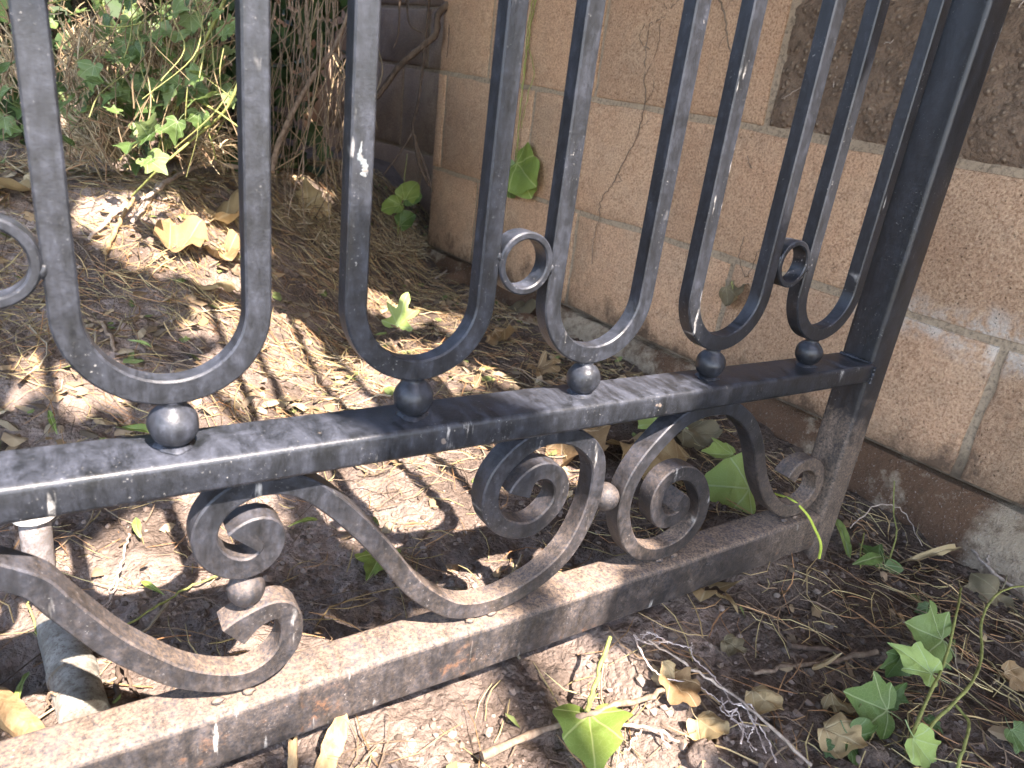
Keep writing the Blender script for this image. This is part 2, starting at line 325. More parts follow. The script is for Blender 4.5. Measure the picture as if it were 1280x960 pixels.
# ------------------------------------------------------------------ block wall
WA = -0.0277; WX = 0.9899
WD = np.array([math.sin(WA), math.cos(WA), 0]); WN = np.array([-math.cos(WA), math.sin(WA), 0])       # WN points to the camera side
def wpt(s, z, off=0.0): return np.array([WX, 0, 0]) + WD * s + np.array([0, 0, z]) + WN * (off + 0.0077 * (z - .1))
def zl(k, s):                                                # bed joints, from the ground up
    if k == 0: return 0.0096 + 0 * s
    if k == 1: return 0.2128 + 0.027 * s
    return 0.4201 + 0.0671 * s + (k - 2) * 0.2035
def block_mesh(c, depth, P, bev, jit):
    v = []; B = bev
    for (a, b, o) in ((0, 0, 0), (1, 0, 0), (1, 1, 0), (0, 1, 0)): pass
    # rounded slab: front inner ring, front outer ring, back ring
    (s0, s1, z00, z01, z10, z11) = c                         # z00 bottom at s0, z01 bottom at s1, z10 top at s0, z11 top at s1
    N = 7
    def ring(ins, off):
        pts = []
        def edge(sa, za, sb, zb):
            for t in np.arange(N) / N: pts.append((sa + (sb - sa) * t, za + (zb - za) * t))
        a, b = s0 + ins, s1 - ins
        edge(a, z00 + ins, b, z01 + ins); edge(b, z01 + ins, b, z11 - ins); edge(b, z11 - ins, a, z10 - ins); edge(a, z10 - ins, a, z00 + ins)
        return [P(s + jx, z + jz, off) for (s, z), (jx, jz) in zip(pts, J)]
    J = [(random.uniform(-jit, jit), random.uniform(-jit, jit)) for _ in range(4 * N)]
    n = 4 * N
    v = ring(bev * 1.3, 0) + ring(bev * .3, -bev * .5) + ring(0, -bev * 1.5) + ring(0, -depth)
    f = [tuple(range(n))]
    for r in range(3): f += [(r * n + q, r * n + (q + 1) % n, (r + 1) * n + (q + 1) % n, (r + 1) * n + q)[::-1] for q in range(n)]
    f.append(tuple(range(3 * n, 4 * n))[::-1]); return v, f
def build_wall(root, P, rows, end0, end1, splits=lambda k, a, b: False, depth=.19, BLOCK=BLOCK):
    org = np.array(root.location)
    for k, joints in rows:
        js = [end0] + [j for j in joints if end0 + .04 < j < end1 - .04] + [end1]
        for a, b in zip(js[:-1], js[1:]):
            g = .0052 + random.uniform(-.0008, .0008); a2, b2 = a + g, b - g; off = random.uniform(-.0012, .0012)
            c = (a2, b2, zl(k, a2) + g, zl(k, b2) + g, zl(k + 1, a2) - g, zl(k + 1, b2) - g); sf = splits(k, a, b)
            v, f = block_mesh(c, depth, lambda s, z, o: P(s, z, o + off), .0048, .0022)
            if sf:                                           # rough split face: finer front with real relief
                n = 16; v = []; f = []; A = np.linspace(0, 1, 27); Bz = np.linspace(0, 1, 15)
                for j, tb in enumerate(Bz):
                    for i2, ta in enumerate(A):
                        s = a2 + (b2 - a2) * ta; z = (c[2] + (c[3] - c[2]) * ta) * (1 - tb) + (c[4] + (c[5] - c[4]) * ta) * tb
                        e = min(ta, 1 - ta, tb * .5, .5 - tb * .5) * 12; o = .004 * min(e, 1) + .009 * float(vnoise(s * 23, z * 23, 5)) + .007 * float(vnoise(s * 60, z * 60, 6))
                        v.append(P(s, z, o if 0 < i2 < 26 and 0 < j < 14 else -.006))
                m = 27; f = [(j * m + q, j * m + q + 1, (j + 1) * m + q + 1, (j + 1) * m + q)[::-1] for j in range(14) for q in range(26)]
                nb = len(v); v += [P(a2, c[2], -depth), P(b2, c[3], -depth), P(b2, c[5], -depth), P(a2, c[4], -depth)]
                bot = [q for q in range(m)]; top = [14 * m + q for q in range(m)]; lf = [j * m for j in range(15)]; rt = [j * m + m - 1 for j in range(15)]
                f += [tuple(bot + [nb + 1, nb]), tuple(top[::-1] + [nb + 3, nb + 2]), tuple(lf[::-1] + [nb, nb + 3]), tuple(rt + [nb + 2, nb + 1]), (nb, nb + 1, nb + 2, nb + 3)]
            o = link('block', mesh('block', shift(v, org), f, 30), SPLIT if sf else BLOCK, root)
            if sf: o['label'] = 'dark rough split-faced block'
    # mortar bed behind the faces
    k0, k1 = rows[0][0], rows[-1][0] + 1; v = []
    for off in (-.0045, -depth + .006):
        for (s, k, d) in ((end0 + .003, k0, .002), (end1 - .004, k0, .002), (end1 - .004, k1, -.003), (end0 + .003, k1, -.003)): v.append(P(s, zl(k, s) + d, off))
    f = [(3, 2, 1, 0), (4, 5, 6, 7), (0, 1, 5, 4), (1, 2, 6, 5), (2, 3, 7, 6), (3, 0, 4, 7)]
    link('mortar', mesh('mortar', shift(v, org), f), MORTAR, root)
wall = empty('block_wall', (0.98, 0.5, -0.05), 'tan concrete block wall behind the iron fence post', 'wall')
rows = []
for k in range(6):
    off = -0.016 if k % 2 == 0 else 0.212
    rows.append((k, [off + .456 * q for q in range(-4, 5)]))
build_wall(wall, wpt, rows, -1.75, 1.635, lambda k, a, b: k == 2 and b < .5)
# footing under the blocks: rough proud concrete
v = []; f = []; A = np.linspace(-1.75, 1.65, 190); Bz = np.linspace(0, 1, 12)
for j, tb in enumerate(Bz):
    for i2, s in enumerate(A):
        z = -.22 + (zl(0, s) - .006 + .22) * tb; o = .004 + .014 * float(vnoise(s * 9, z * 9, 8)) + .009 * float(vnoise(s * 31, z * 31, 9)) + .02 * max(0, 1 - tb * 1.15)
        if tb > .93: o -= .012
        v.append(wpt(s, z, o))
m = len(A); f = [(j * m + q, j * m + q + 1, (j + 1) * m + q + 1, (j + 1) * m + q)[::-1] for j in range(11) for q in range(m - 1)]
nb = len(v); v += [wpt(s, zl(0, s) - .006, -.18) for s in A]; f += [(11 * m + q, 11 * m + q + 1, nb + q + 1, nb + q)[::-1] for q in range(m - 1)]
f += [tuple([j * m + m - 1 for j in range(12)] + [nb + m - 1]), ]
link('footing', mesh('footing', shift(v, wall.location), f, 60), FOOT, wall)
# the second stretch of wall, set back, in the shade of the vines
def wpt2(s, z, off=0.0): return wpt(s, z, off - .205) 
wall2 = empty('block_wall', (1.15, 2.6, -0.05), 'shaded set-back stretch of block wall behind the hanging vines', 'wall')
build_wall(wall2, wpt2, [(k, [1.2 + .456 * q + (0.2 if k % 2 else 0) for q in range(9)]) for k in range(0, 6)], .9, 4.4, BLOCK=SHADEBLOCK)
v = [wpt2(s, z, o) for o in (.004, -.18) for s, z in ((.9, -.25), (4.4, -.25), (4.4, .006), (.9, .006))]
link('footing', mesh('footing', shift(v, wall2.location), [(3, 2, 1, 0), (4, 5, 6, 7), (0, 1, 5, 4), (1, 2, 6, 5), (2, 3, 7, 6), (3, 0, 4, 7)]), FOOT, wall2)

# ------------------------------------------------------------------ wrought iron fence
PIT, UW, BAR = 0.1446, 0.0893, 0.0137
ZT, ZB = 0.2128, 0.1919                                      # top rail top, bottom
LT, LB = 0.0245, -0.0216                                     # lower rail
fence = empty('iron_fence', (0.689, 0, -0.05), 'black wrought iron fence with U-shaped bars, scrolls and end post', 'fence')
FO = np.array(fence.location)
def sweep(path, b=BAR, depth=BAR, wid=None, ch=.0011, dep=None, y0=0.0):      # path in the X-Z plane
    n = len(path); T = np.gradient(path, axis=0); T /= np.linalg.norm(T, axis=1, keepdims=True) + 1e-12
    wid = np.ones(n) if wid is None else wid; dep = np.ones(n) if dep is None else dep; v = []
    for i in range(n):
        N = np.array([-T[i, 1], T[i, 0]]); a = b / 2 * wid[i]; d = depth / 2 * dep[i]; c = ch
        for (p, q) in ((a - c, -d), (a, -d + c), (a, d - c), (a - c, d), (-a + c, d), (-a, d - c), (-a, -d + c), (-a + c, -d)):
            v.append((path[i, 0] + N[0] * p, y0 + q, path[i, 1] + N[1] * p))
    m = 8; f = [(i * m + k, i * m + (k + 1) % m, (i + 1) * m + (k + 1) % m, (i + 1) * m + k)[::-1] for i in range(n - 1) for k in range(m)]
    f += [tuple(range(m)), tuple((n - 1) * m + k for k in range(m))[::-1]]; return v, f
def bevel_box(x0, x1, y0, y1, z0, z1, bev, seg=3, cuts=0):
    bm = bmesh.new(); bmesh.ops.create_cube(bm, size=1)
    for q in bm.verts: q.co = Vector(((x0 + x1) / 2 + q.co.x * (x1 - x0), (y0 + y1) / 2 + q.co.y * (y1 - y0), (z0 + z1) / 2 + q.co.z * (z1 - z0)))
    bmesh.ops.bevel(bm, geom=bm.edges[:], offset=bev, segments=seg, affect='EDGES', profile=.5)
    if cuts:
        L = [e for e in bm.edges if e.calc_length() > .3]
        bmesh.ops.subdivide_edges(bm, edges=L, cuts=cuts, use_grid_fill=False)
    return bm
def finish(bm, name, parent, mat, ang=50, jig=0):
    if jig:
        for q in bm.verts:
            q.co.y += jig * float(vnoise(q.co.x * 9, q.co.z * 9, 11)); q.co.z += jig * float(vnoise(q.co.x * 11, q.co.y * 20, 12))
    bmesh.ops.translate(bm, verts=bm.verts, vec=-Vector(parent.location)); me = bpy.data.meshes.new(name); bm.to_mesh(me); bm.free(); sharp(me, ang); return link(name, me, mat, parent)
PX, PW = 0.6889, 0.0373
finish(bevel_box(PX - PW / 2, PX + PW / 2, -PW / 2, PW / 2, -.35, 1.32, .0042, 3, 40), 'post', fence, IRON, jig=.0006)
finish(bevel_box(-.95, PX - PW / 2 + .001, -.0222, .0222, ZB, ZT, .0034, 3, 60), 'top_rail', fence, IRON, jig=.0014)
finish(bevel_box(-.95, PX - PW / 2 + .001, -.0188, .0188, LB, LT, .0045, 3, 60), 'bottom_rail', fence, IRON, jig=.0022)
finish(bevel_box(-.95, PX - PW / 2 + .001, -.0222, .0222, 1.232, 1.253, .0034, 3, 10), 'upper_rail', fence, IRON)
zu = .2403 + BAR / 2; R = UW / 2
for n in range(-5, 5):
    a = np.linspace(PI, 2 * PI, 40); jx = random.uniform(-.0006, .0006); zc = zu + R; e = 1.0
    p = [(n * PIT - R, z) for z in np.linspace(1.232, zc + .003, 30)] + [(n * PIT + R * math.cos(q), zc + R * math.sin(q)) for q in a] + [(n * PIT + R, z) for z in np.linspace(zc + .003, 1.232, 30)]
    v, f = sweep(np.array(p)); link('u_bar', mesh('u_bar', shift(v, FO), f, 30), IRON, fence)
    # forged ball between rail and U, with its weld beads
    prof = [(.0, ZT - .001), (.0105, ZT + .0002), (.0088, ZT + .0018)]
    rb, zb = .0132, .2262
    for q in np.linspace(-1.02, 1.05, 15): prof.append((rb * math.cos(q), zb + rb * math.sin(q)))
    prof += [(.0062, zb + rb - .0008), (.0066, .2406), (0, .2425)]
    v = []; f = []; m = 28
    for i2, (r, z) in enumerate(prof):
        for k in range(m):
            q = 2 * PI * k / m; rr = r * (1 + (.12 if i2 < 3 else .012) * math.sin(3 * q + n) + (.05 if i2 < 3 else .008) * math.sin(7 * q + 2 * n)); v.append((n * PIT + rr * math.cos(q), rr * math.sin(q), z))
    f = [(i2 * m + k, i2 * m + (k + 1) % m, (i2 + 1) * m + (k + 1) % m, (i2 + 1) * m + k) for i2 in range(len(prof) - 1) for k in range(m)]
    v = [(px_ + .0011 * float(vnoise(pz_ * 150 + n, py_ * 150, 5)), py_ + .0011 * float(vnoise(px_ * 150, pz_ * 150 + n, 6)), pz_) for px_, py_, pz_ in v]
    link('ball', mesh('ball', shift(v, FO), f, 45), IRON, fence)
def ring_part(cx, cz, ro, ri, dp):
    m = 48; v = []; prof = [(ro, -dp + .001), (ro - .001, -dp), (ri + .001, -dp), (ri, -dp + .001), (ri, dp - .001), (ri + .001, dp), (ro - .001, dp), (ro, dp - .001)]
    for k in range(m):
        q = 2 * PI * k / m
        for r, y in prof: v.append((cx + r * math.cos(q), y, cz + r * math.sin(q)))
    f = [(k * 8 + j, k * 8 + (j + 1) % 8, ((k + 1) % m) * 8 + (j + 1) % 8, ((k + 1) % m) * 8 + j) for k in range(m) for j in range(8)]
    for side in (-1, 1):                                     # weld spots to the bars
        mb = MB(); 
    return v, f
for n in (-5, -3, -1, 1, 3):
    v, f = ring_part(n * PIT + PIT / 2, .3173, .0214, .0163, .0078); link('ring', mesh('ring', shift(v, FO), f, 40), IRON, fence)
SA = [(-0.0853, 0.1561), (-0.075, 0.147), (-0.0654, 0.1325), (-0.0538, 0.1139), (-0.0405, 0.093), (-0.0259, 0.0754), (-0.0048, 0.0538), (0.0206, 0.0392), (0.0367, 0.0365), (0.0483, 0.0406), (0.0584, 0.0498), (0.0632, 0.0631), (0.0625, 0.0789), (0.0552, 0.0885), (0.0429, 0.0862), (0.033, 0.0816), (0.026, 0.0759)]
SB = [(0.0338, 0.1453), (0.0392, 0.1513), (0.0459, 0.1537), (0.052, 0.1473), (0.0513, 0.1377), (0.0457, 0.1289), (0.0361, 0.125), (0.0249, 0.1282), (0.0156, 0.1372), (0.0113, 0.1486), (0.0123, 0.1595), (0.0179, 0.1699), (0.0268, 0.1775), (0.0396, 0.1825), (0.0541, 0.1825), (0.0678, 0.1775), (0.0808, 0.1676), (0.0949, 0.1532), (0.113, 0.1314), (0.1307, 0.1069), (0.1523, 0.0748), (0.1771, 0.0506), (0.1934, 0.0400), (0.2157, 0.0347), (0.2409, 0.0363), (0.2726, 0.0472), (0.2951, 0.0640), (0.3082, 0.0856), (0.3155, 0.1103), (0.3168, 0.1295), (0.3139, 0.1513), (0.3015, 0.168), (0.2811, 0.1804), (0.2587, 0.184), (0.2385, 0.1784), (0.2241, 0.1679), (0.2136, 0.1537), (0.2105, 0.1347), (0.2193, 0.1152), (0.2379, 0.1035), (0.2556, 0.1018), (0.2698, 0.1107), (0.2789, 0.1243), (0.2768, 0.141), (0.2651, 0.1524), (0.2503, 0.1536), (0.2398, 0.1446), (0.2365, 0.1367)]
SC = [(0.4243, 0.0906), (0.4361, 0.0831), (0.4289, 0.0713), (0.4093, 0.0716), (0.3977, 0.0839), (0.3945, 0.1034), (0.4036, 0.1184), (0.4236, 0.1214), (0.4452, 0.1105), (0.4616, 0.0868), (0.463, 0.0613), (0.4488, 0.0422), (0.4267, 0.0345), (0.4024, 0.0363), (0.3816, 0.0464), (0.3667, 0.0636), (0.3565, 0.0865), (0.3545, 0.1067), (0.3586, 0.1254), (0.3685, 0.1427), (0.3855, 0.1608), (0.4038, 0.1751), (0.4241, 0.1826), (0.4468, 0.1846), (0.4719, 0.1802), (0.5044, 0.1598), (0.5245, 0.1347), (0.5366, 0.1127), (0.5494, 0.0897), (0.5744, 0.0603), (0.6077, 0.0389), (0.6403, 0.0375), (0.6593, 0.0525), (0.6549, 0.0785), (0.6336, 0.0935), (0.6096, 0.0926), (0.6006, 0.0805)]
def scroll(pts, label, t0, t1, sm=14):
    P = resample(smoothed(resample(catmull(np.array(pts)), .0018), sm), .0026); n = len(P)
    d0 = np.arange(n) * .0026; d1 = d0[::-1]; wid = 1 + t0 * np.exp(-(d0 / .012) ** 2) + t1 * np.exp(-(d1 / .012) ** 2)
    dep = 1 + .25 * t0 * np.exp(-(d0 / .012) ** 2) + .25 * t1 * np.exp(-(d1 / .012) ** 2)
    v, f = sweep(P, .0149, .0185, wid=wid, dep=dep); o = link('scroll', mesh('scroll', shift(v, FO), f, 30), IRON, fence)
    if label: o['label'] = label
scroll([(x - .598, z) for x, z in SC[:25]] + SA[1:], None, .0, .4)
scroll(SB, None, .75, .5)
scroll(SC, None, .3, .3)
scroll([(x - .655, z) for x, z in SB], None, .75, .5)
for (x, z, r) in ((0.0362, .1046, .0118), (.3360, .1095, .0128), (-.295, .1095, .0128)):
    v = []; f = []; m = 24; h = 14
    for i2 in range(h + 1):
        la = PI * i2 / h
        for k in range(m): v.append((x + r * math.sin(la) * math.cos(2 * PI * k / m), r * math.sin(la) * math.sin(2 * PI * k / m), z + r * math.cos(la)))
    f = [(i2 * m + k, (i2 + 1) * m + k, (i2 + 1) * m + (k + 1) % m, i2 * m + (k + 1) % m) for i2 in range(h) for k in range(m)]
    v = [(px_ + .0008 * float(vnoise(pz_ * 160, px_ * 160, 5)), py_ + .0008 * float(vnoise(px_ * 170, pz_ * 150, 6)), pz_ + .0012 * float(vnoise(px_ * 130, py_ * 140, 7))) for px_, py_, pz_ in v]
    link('scroll_ball', mesh('scroll_ball', shift(v, FO), f, 60), IRON, fence)
for (x0, y0, z0, x1, y1, z1) in ((PX - PW / 2, -.019, ZT, PX - PW / 2, .019, ZT), (PX - PW / 2, -.0222, ZB, PX - PW / 2, -.0222, ZT - .002)):
    mb = MB(); t = np.linspace(0, 1, 22); pts = np.stack([x0 + (x1 - x0) * t - .0004, y0 + (y1 - y0) * t, z0 + (z1 - z0) * t], 1)
    mb.tube(pts, .0022 + .0007 * np.array([random.uniform(-1, 1) for _ in t]), 6); link('weld_bead', mb.mesh('weld_bead', 60, FO), IRON, fence)

def bead(x, y, z, rx, ry, rz):
    bm = bmesh.new(); bmesh.ops.create_icosphere(bm, subdivisions=2, radius=1); sd = random.uniform(0, 40)
    for q in bm.verts:
        kk = 1 + .5 * float(vnoise(q.co.x * 2.2 + sd, q.co.y * 2.2 + q.co.z * 1.7, 3)); q.co = Vector((x + q.co.x * rx * kk, y + q.co.y * ry * kk, z + q.co.z * rz * kk)) - Vector(FO)
    me = bpy.data.meshes.new('weld_bead'); bm.to_mesh(me); bm.free(); sharp(me, 60); link('weld_bead', me, IRON, fence)
for n in (-1, 1, 3):
    for sgn in (-1, 1): bead(n * PIT + PIT / 2 + sgn * .0215, -.0052, .3173 - sgn * .004, .0022, .0026, .0042)
for (x, z) in ((.2157, LT), (.4267, LT), (.6203, LT), (.025, LT), (.048, ZB), (.262, ZB), (.447, ZB), (-.15, ZB)):
    for sgn in (-1, 1): bead(x + sgn * .010, -.0085, z + (.002 if z < .1 else -.002), .0045, .0026, .0022)
for (x, z) in ((.0362, .1172), (.0375, .0925), (.3235, .1100), (.3485, .1085)): bead(x, -.002, z, .0042, .005, .0036)
P = catmull(np.array([fr(452, 176), fr(450, 190), fr(449, 196), fr(455, 204), fr(456, 212), fr(453, 220)]) + [0, -.0008, 0], 5); mb = MB(); t = np.arange(len(P)); mb.tube(P, np.clip(.0002 + .00012 * t, 0, .0016) * (1 + .35 * np.sin(t * 1.9)), 8)
mb.v = [(p_[0], -BAR / 2 + (p_[1] + BAR / 2) * .12 - .0001, p_[2]) for p_ in mb.v]; link('white_smear', mb.mesh('white_smear', 60, FO), SMEAR, fence)

# ------------------------------------------------------------------ leaves
IVYO = [(0, 0), (.10, -.10), (.24, -.16), (.40, -.10), (.52, .06), (.47, .15), (.43, .27), (.49, .38), (.55, .54), (.40, .56), (.29, .60), (.22, .70), (.12, .84), (0, 1)]
HEART = [(0, 0), (.10, -.10), (.24, -.13), (.38, -.06), (.46, .10), (.49, .30), (.46, .50), (.38, .68), (.25, .85), (.11, .95), (0, 1)]
MAPLE = [(0, 0), (.12, -.06), (.34, -.08), (.52, .02), (.36, .14), (.30, .22), (.44, .34), (.60, .56), (.40, .50), (.22, .46), (.18, .60), (.16, .80), (0, 1)]
BROAD = [(0, 0), (.12, -.10), (.30, -.14), (.46, -.04), (.56, .12), (.50, .26), (.46, .38), (.40, .50), (.30, .64), (.18, .80), (0, 1)]
LANCE = [(0, 0), (.06, .08), (.11, .22), (.13, .40), (.12, .58), (.08, .78), (.03, .93), (0, 1)]
TORN = [(0, 0), (.14, -.05), (.33, .03), (.44, .18), (.36, .33), (.47, .48), (.35, .66), (.20, .72), (.16, .9), (0, .95)]
def leaf_mesh(outline, fold, curl, ruff, seed, cup=0.0, stalk=.45):
    rs = random.Random(seed)
    R_ = [(x * (1 + rs.uniform(-.12, .12)), y + rs.uniform(-.03, .03)) for x, y in outline[1:-1]]; L_ = [(-x * (1 + rs.uniform(-.12, .12)), y + rs.uniform(-.03, .03)) for x, y in outline[1:-1]]
    ring = [outline[0]] + R_ + [outline[-1]] + L_[::-1]; rg = np.array(ring, float); m_ = len(rg); ring = []
    for q in range(m_):
        a_, b_, c_, d_ = rg[q - 1], rg[q], rg[(q + 1) % m_], rg[(q + 2) % m_]; ring.append(tuple(b_)); ring.append(tuple((-a_ + 9 * b_ + 9 * c_ - d_) / 16 + np.array([rs.uniform(-.008, .008), rs.uniform(-.008, .008)])))
    n = len(ring); cx, cy = 0, .33
    v = [(cx, cy)]; rings = (.2, .4, .6, .8, 1.0)
    for s in rings: v += [(cx + (x - cx) * s, cy + (y - cy) * s) for x, y in ring]
    ph = rs.uniform(0, 6); ph2 = rs.uniform(0, 6)
    V3 = []
    for (x, y) in v:
        z = fold * abs(x) + cup * (x * x + (y - .35) ** 2) + ruff * (math.sin(7 * x + ph) * math.cos(6 * y + ph2)) * (.3 + abs(x) + abs(y - .35)) + ruff * .9 * float(vnoise(x * 5 + ph, y * 5 + ph2, seed)) + ruff * .5 * float(vnoise(x * 11 + ph, y * 11 + ph2, seed))
        yy = y
        if curl:                                             # roll the blade about the X axis
            a = curl * (y - .2); yy = .2 + math.sin(a) / curl; z += (1 - math.cos(a)) / curl
        V3.append((x, yy, z))
    f = [(0, 1 + k, 1 + (k + 1) % n) for k in range(n)]
    for r in range(4): f += [(1 + r * n + k, 1 + (r + 1) * n + k, 1 + (r + 1) * n + (k + 1) % n, 1 + r * n + (k + 1) % n) for k in range(n)]
    UVs = list(v)
    if stalk:                                                # leaf stalk
        mb = MB(); t = np.linspace(0, 1, 5); mb.tube(np.stack([rs.uniform(-.2, .2) * t ** 2, -stalk * t, V3[1][2] * 0 - .12 * stalk * t], 1), .014, 4)
        nb = len(V3); V3 += [tuple(p) for p in mb.v]; UVs += [(0, .5)] * len(mb.v); f += [tuple(i2 + nb for i2 in q) for q in mb.f]
    me = mesh('leaf', V3, f); me.polygons.foreach_set('use_smooth', [True] * len(f)); uv = me.uv_layers.new(name='UVMap')
    arr = np.array([UVs[l.vertex_index] for l in me.loops], np.float32); uv.data.foreach_set('uv', arr.ravel()); return me
def orient(o, base, tip, nrm, length=None, width=1.0):
    y = Vector(tip) - Vector(base); L = y.length if length is None else length; y.normalize(); n = Vector(nrm); x = y.cross(n); x.normalize(); z = x.cross(y)
    m = Matrix(((x.x, y.x, z.x, base[0]), (x.y, y.y, z.y, base[1]), (x.z, y.z, z.z, base[2]), (0, 0, 0, 1)))
    return m @ Matrix.Diagonal((L * width, L, L, 1))
CACHE = {}
def leaf_data(kind, mat, var):
    key = (kind, mat.name, var)
    if key not in CACHE:
        O = dict(broad=BROAD, ivy=IVYO, heart=HEART, maple=MAPLE, lance=LANCE, torn=TORN)[kind]; r = random.Random(hash(kind) % 97 + var * 13 if False else len(kind) * 31 + var * 13)
        dry = mat in (TAN, BROWN, DULL)
        me = leaf_mesh(O, r.uniform(.05, .35) * (1 if not dry else r.choice((-1, 1))), (r.uniform(.5, 1.5) if dry else r.uniform(-.7, .1)), (.17 if dry else .06), var * 7 + 3, 0, 0 if kind in ('lance', 'torn') else .4)
        me.materials.append(mat); CACHE[key] = me
    return CACHE[key]
VIEW = -ROT[2]
def fallen(kind, mat, b, t, label, var=0, up=.006, face=.25, width=1.0, mode='ground', lift=0.0, name='fallen_leaf', cat='leaf', group=None):
    B = gpt(*b) + np.array([0, 0, up])
    if mode == 'ground': T = gpt(*t) + np.array([0, 0, up + lift])
    else: T = dpt(t[0], t[1], depth_of(B) + lift)
    n = np.array([random.uniform(-.2, .2), random.uniform(-.2, .2), 1.0]) * (1 - face) + VIEW * face
    o = link(name, leaf_data(kind, mat, var)); o.matrix_world = orient(o, B, T, n, None, width); return tag(o, label, cat, group)
fallen('broad', LIME, (734, 906), (742, 985), 'yellow-green broad leaf lying on sunlit soil in front of the bottom rail', 1, .012, .25, 1.05)
fallen('maple', PALE, (497, 410), (509, 362), 'pale green leaf standing upright on the litter inside the second U-bar', 2, .004, .9, .8, 'face', 0)
fallen('heart', PALE, (930, 634), (880, 606), 'large pale green heart-shaped leaf behind the right-hand scroll', 9, .03, .85, 1.25, 'face', -.02)
fallen('ivy', PALE, (912, 583), (872, 580), 'crumpled green leaf just above the heart-shaped leaf', 4, .02, .3, .9)
fallen('ivy', PALE, (832, 545), (772, 534), 'green leaf glimpsed just under the top rail beyond the scroll', 5, .03, .4, 1.0)
fallen('ivy', LIME, (478, 698), (458, 732), 'small green leaf piece on dark soil behind the middle scroll', 6, .008, .4, .8)
fallen('maple', TAN, (884, 732), (866, 776), 'three-pointed tan leaf on shaded soil beside the bottom rail', 1, .006, .5, .9)
fallen('torn', BROWN, (832, 858), (868, 905), 'curled brown leaf under the white rootlet twig', 2, .012, .4, 1.0)
fallen('torn', TAN, (826, 850), (846, 872), 'pale curled leaf edge standing above the brown leaf', 5, .02, .7, .6, 'face')
fallen('heart', TAN, (868, 912), (906, 944), 'tan oval leaf left of the tangled white rootlets', 3, .012, .5, 1.1)
fallen('torn', TAN, (936, 874), (980, 914), 'tan torn leaf alone on dark soil right of the rootlet twig', 4, .010, .45, .9)
fallen('maple', TAN, (1032, 888), (1074, 918), 'tan shrivelled leaf against the ivy sprig', 6, .016, .45, .75)
fallen('torn', TAN, (1024, 925), (1082, 958), 'broad tan leaf at the bottom edge under the ivy sprig', 7, .014, .45, 1.1)
fallen('ivy', DULL, (1243, 752), (1198, 784), 'big olive brown ivy leaf by the foot of the wall', 8, .012, .6, .95, 'face')
fallen('heart', BROWN, (1250, 850), (1284, 868), 'curled brown leaf at the right edge of the soil', 9, .010, .4, .9)
fallen('maple', BROWN, (670, 462), (702, 478), 'golden brown lobed leaf behind the third ball', 10, .010, .5, 1.0)
fallen('torn', BROWN, (618, 424), (642, 440), 'small orange-brown leaf on shaded litter between the U-bars', 11, .012, .6, .9)
fallen('heart', BROWN, (212, 322), (256, 308), 'large sunlit tan leaf on the mound inside the first U-bar', 12, .015, .6, .9)
fallen('torn', BROWN, (192, 296), (222, 288), 'smaller tan leaf touching the large sunlit leaf', 13, .012, .5, .9)
fallen('ivy', TAN, (384, 262), (384, 222), 'faded yellow leaf under the hanging dry stems', 14, .01, .8, 1.1, 'face')
fallen('heart', TAN, (34, 232), (2, 262), 'tan leaf at the left edge above the ring', 15, .015, .6, .9)
fallen('torn', BROWN, (700, 560), (760, 600), 'big crumpled tan leaf behind the middle scroll', 16, .02, .5, 1.1)
fallen('torn', TAN, (834, 566), (782, 612), 'crumpled tan leaf behind the rising arm of the right-hand scroll', 17, .02, .5, .9)
fallen('torn', DULL, (648, 380), (676, 404), 'grey-brown leaf below the middle ring', 18, .012, .5, 1.0)
fallen('torn', DULL, (902, 808), (932, 828), 'small grey-brown leaf scrap amid needles in front of the fence', 19, .008, .4, 1.0)
fallen('heart', DULL, (850, 552), (900, 560), 'yellowish brown leaf above the spiral of the right-hand scroll', 20, .02, .5, .8)
fallen('torn', TAN, (262, 282), (300, 268), 'pale torn leaf at the upper right of the sunlit mound', 22, .012, .5, .8)
fallen('torn', BROWN, (270, 330), (298, 318), 'brown leaf beside the inner edge of the first U-bar', 23, .012, .5, .8)
fallen('torn', TAN, (372, 258), (410, 276), 'tan leaf lying below the faded yellow leaf', 24, .01, .5, .8)
k = 0
for (b, t, m, lab) in [((176, 734), (204, 757), LIME, 'curved yellow-green blade on sunlit sand behind the left scroll'), ((22, 890), (36, 852), PALE, 'curved green blade on the dark soil at the lower left'),
        ((176, 680), (166, 650), PALE, 'grey-green blade near the rail end of the ground shadow'), ((202, 600), (196, 580), LIME, 'short bright blade poking up behind the top rail'),
        ((398, 655), (362, 668), LIME, 'pale straw blade pointing at the left spiral'), ((210, 552), (140, 540), LIME, 'yellow blade lying under the first U-bar'), ((190, 440), (160, 432), PALE, 'green blade inside the first U-bar'),
        ((1010, 845), (1040, 838), TAN, 'pale dry blade on the soil left of the ivy sprig'), ((1120, 706), (1196, 708), TAN, 'long straw-coloured blade lying toward the wall'), ((1040, 652), (1062, 702), PALE, 'thin green blade at the foot of the post'), ((300, 368), (232, 366), TAN, 'tan flat straw on the litter by the first U-bar'), ((62, 520), (70, 552), LIME, 'green shoot behind the left end of the top rail')]:
    fallen('lance', m, b, t, lab, k % 4, .008, .4, .32 if 'long' in lab else .6, 'ground', .006, 'grass_blade', 'blade'); k += 1

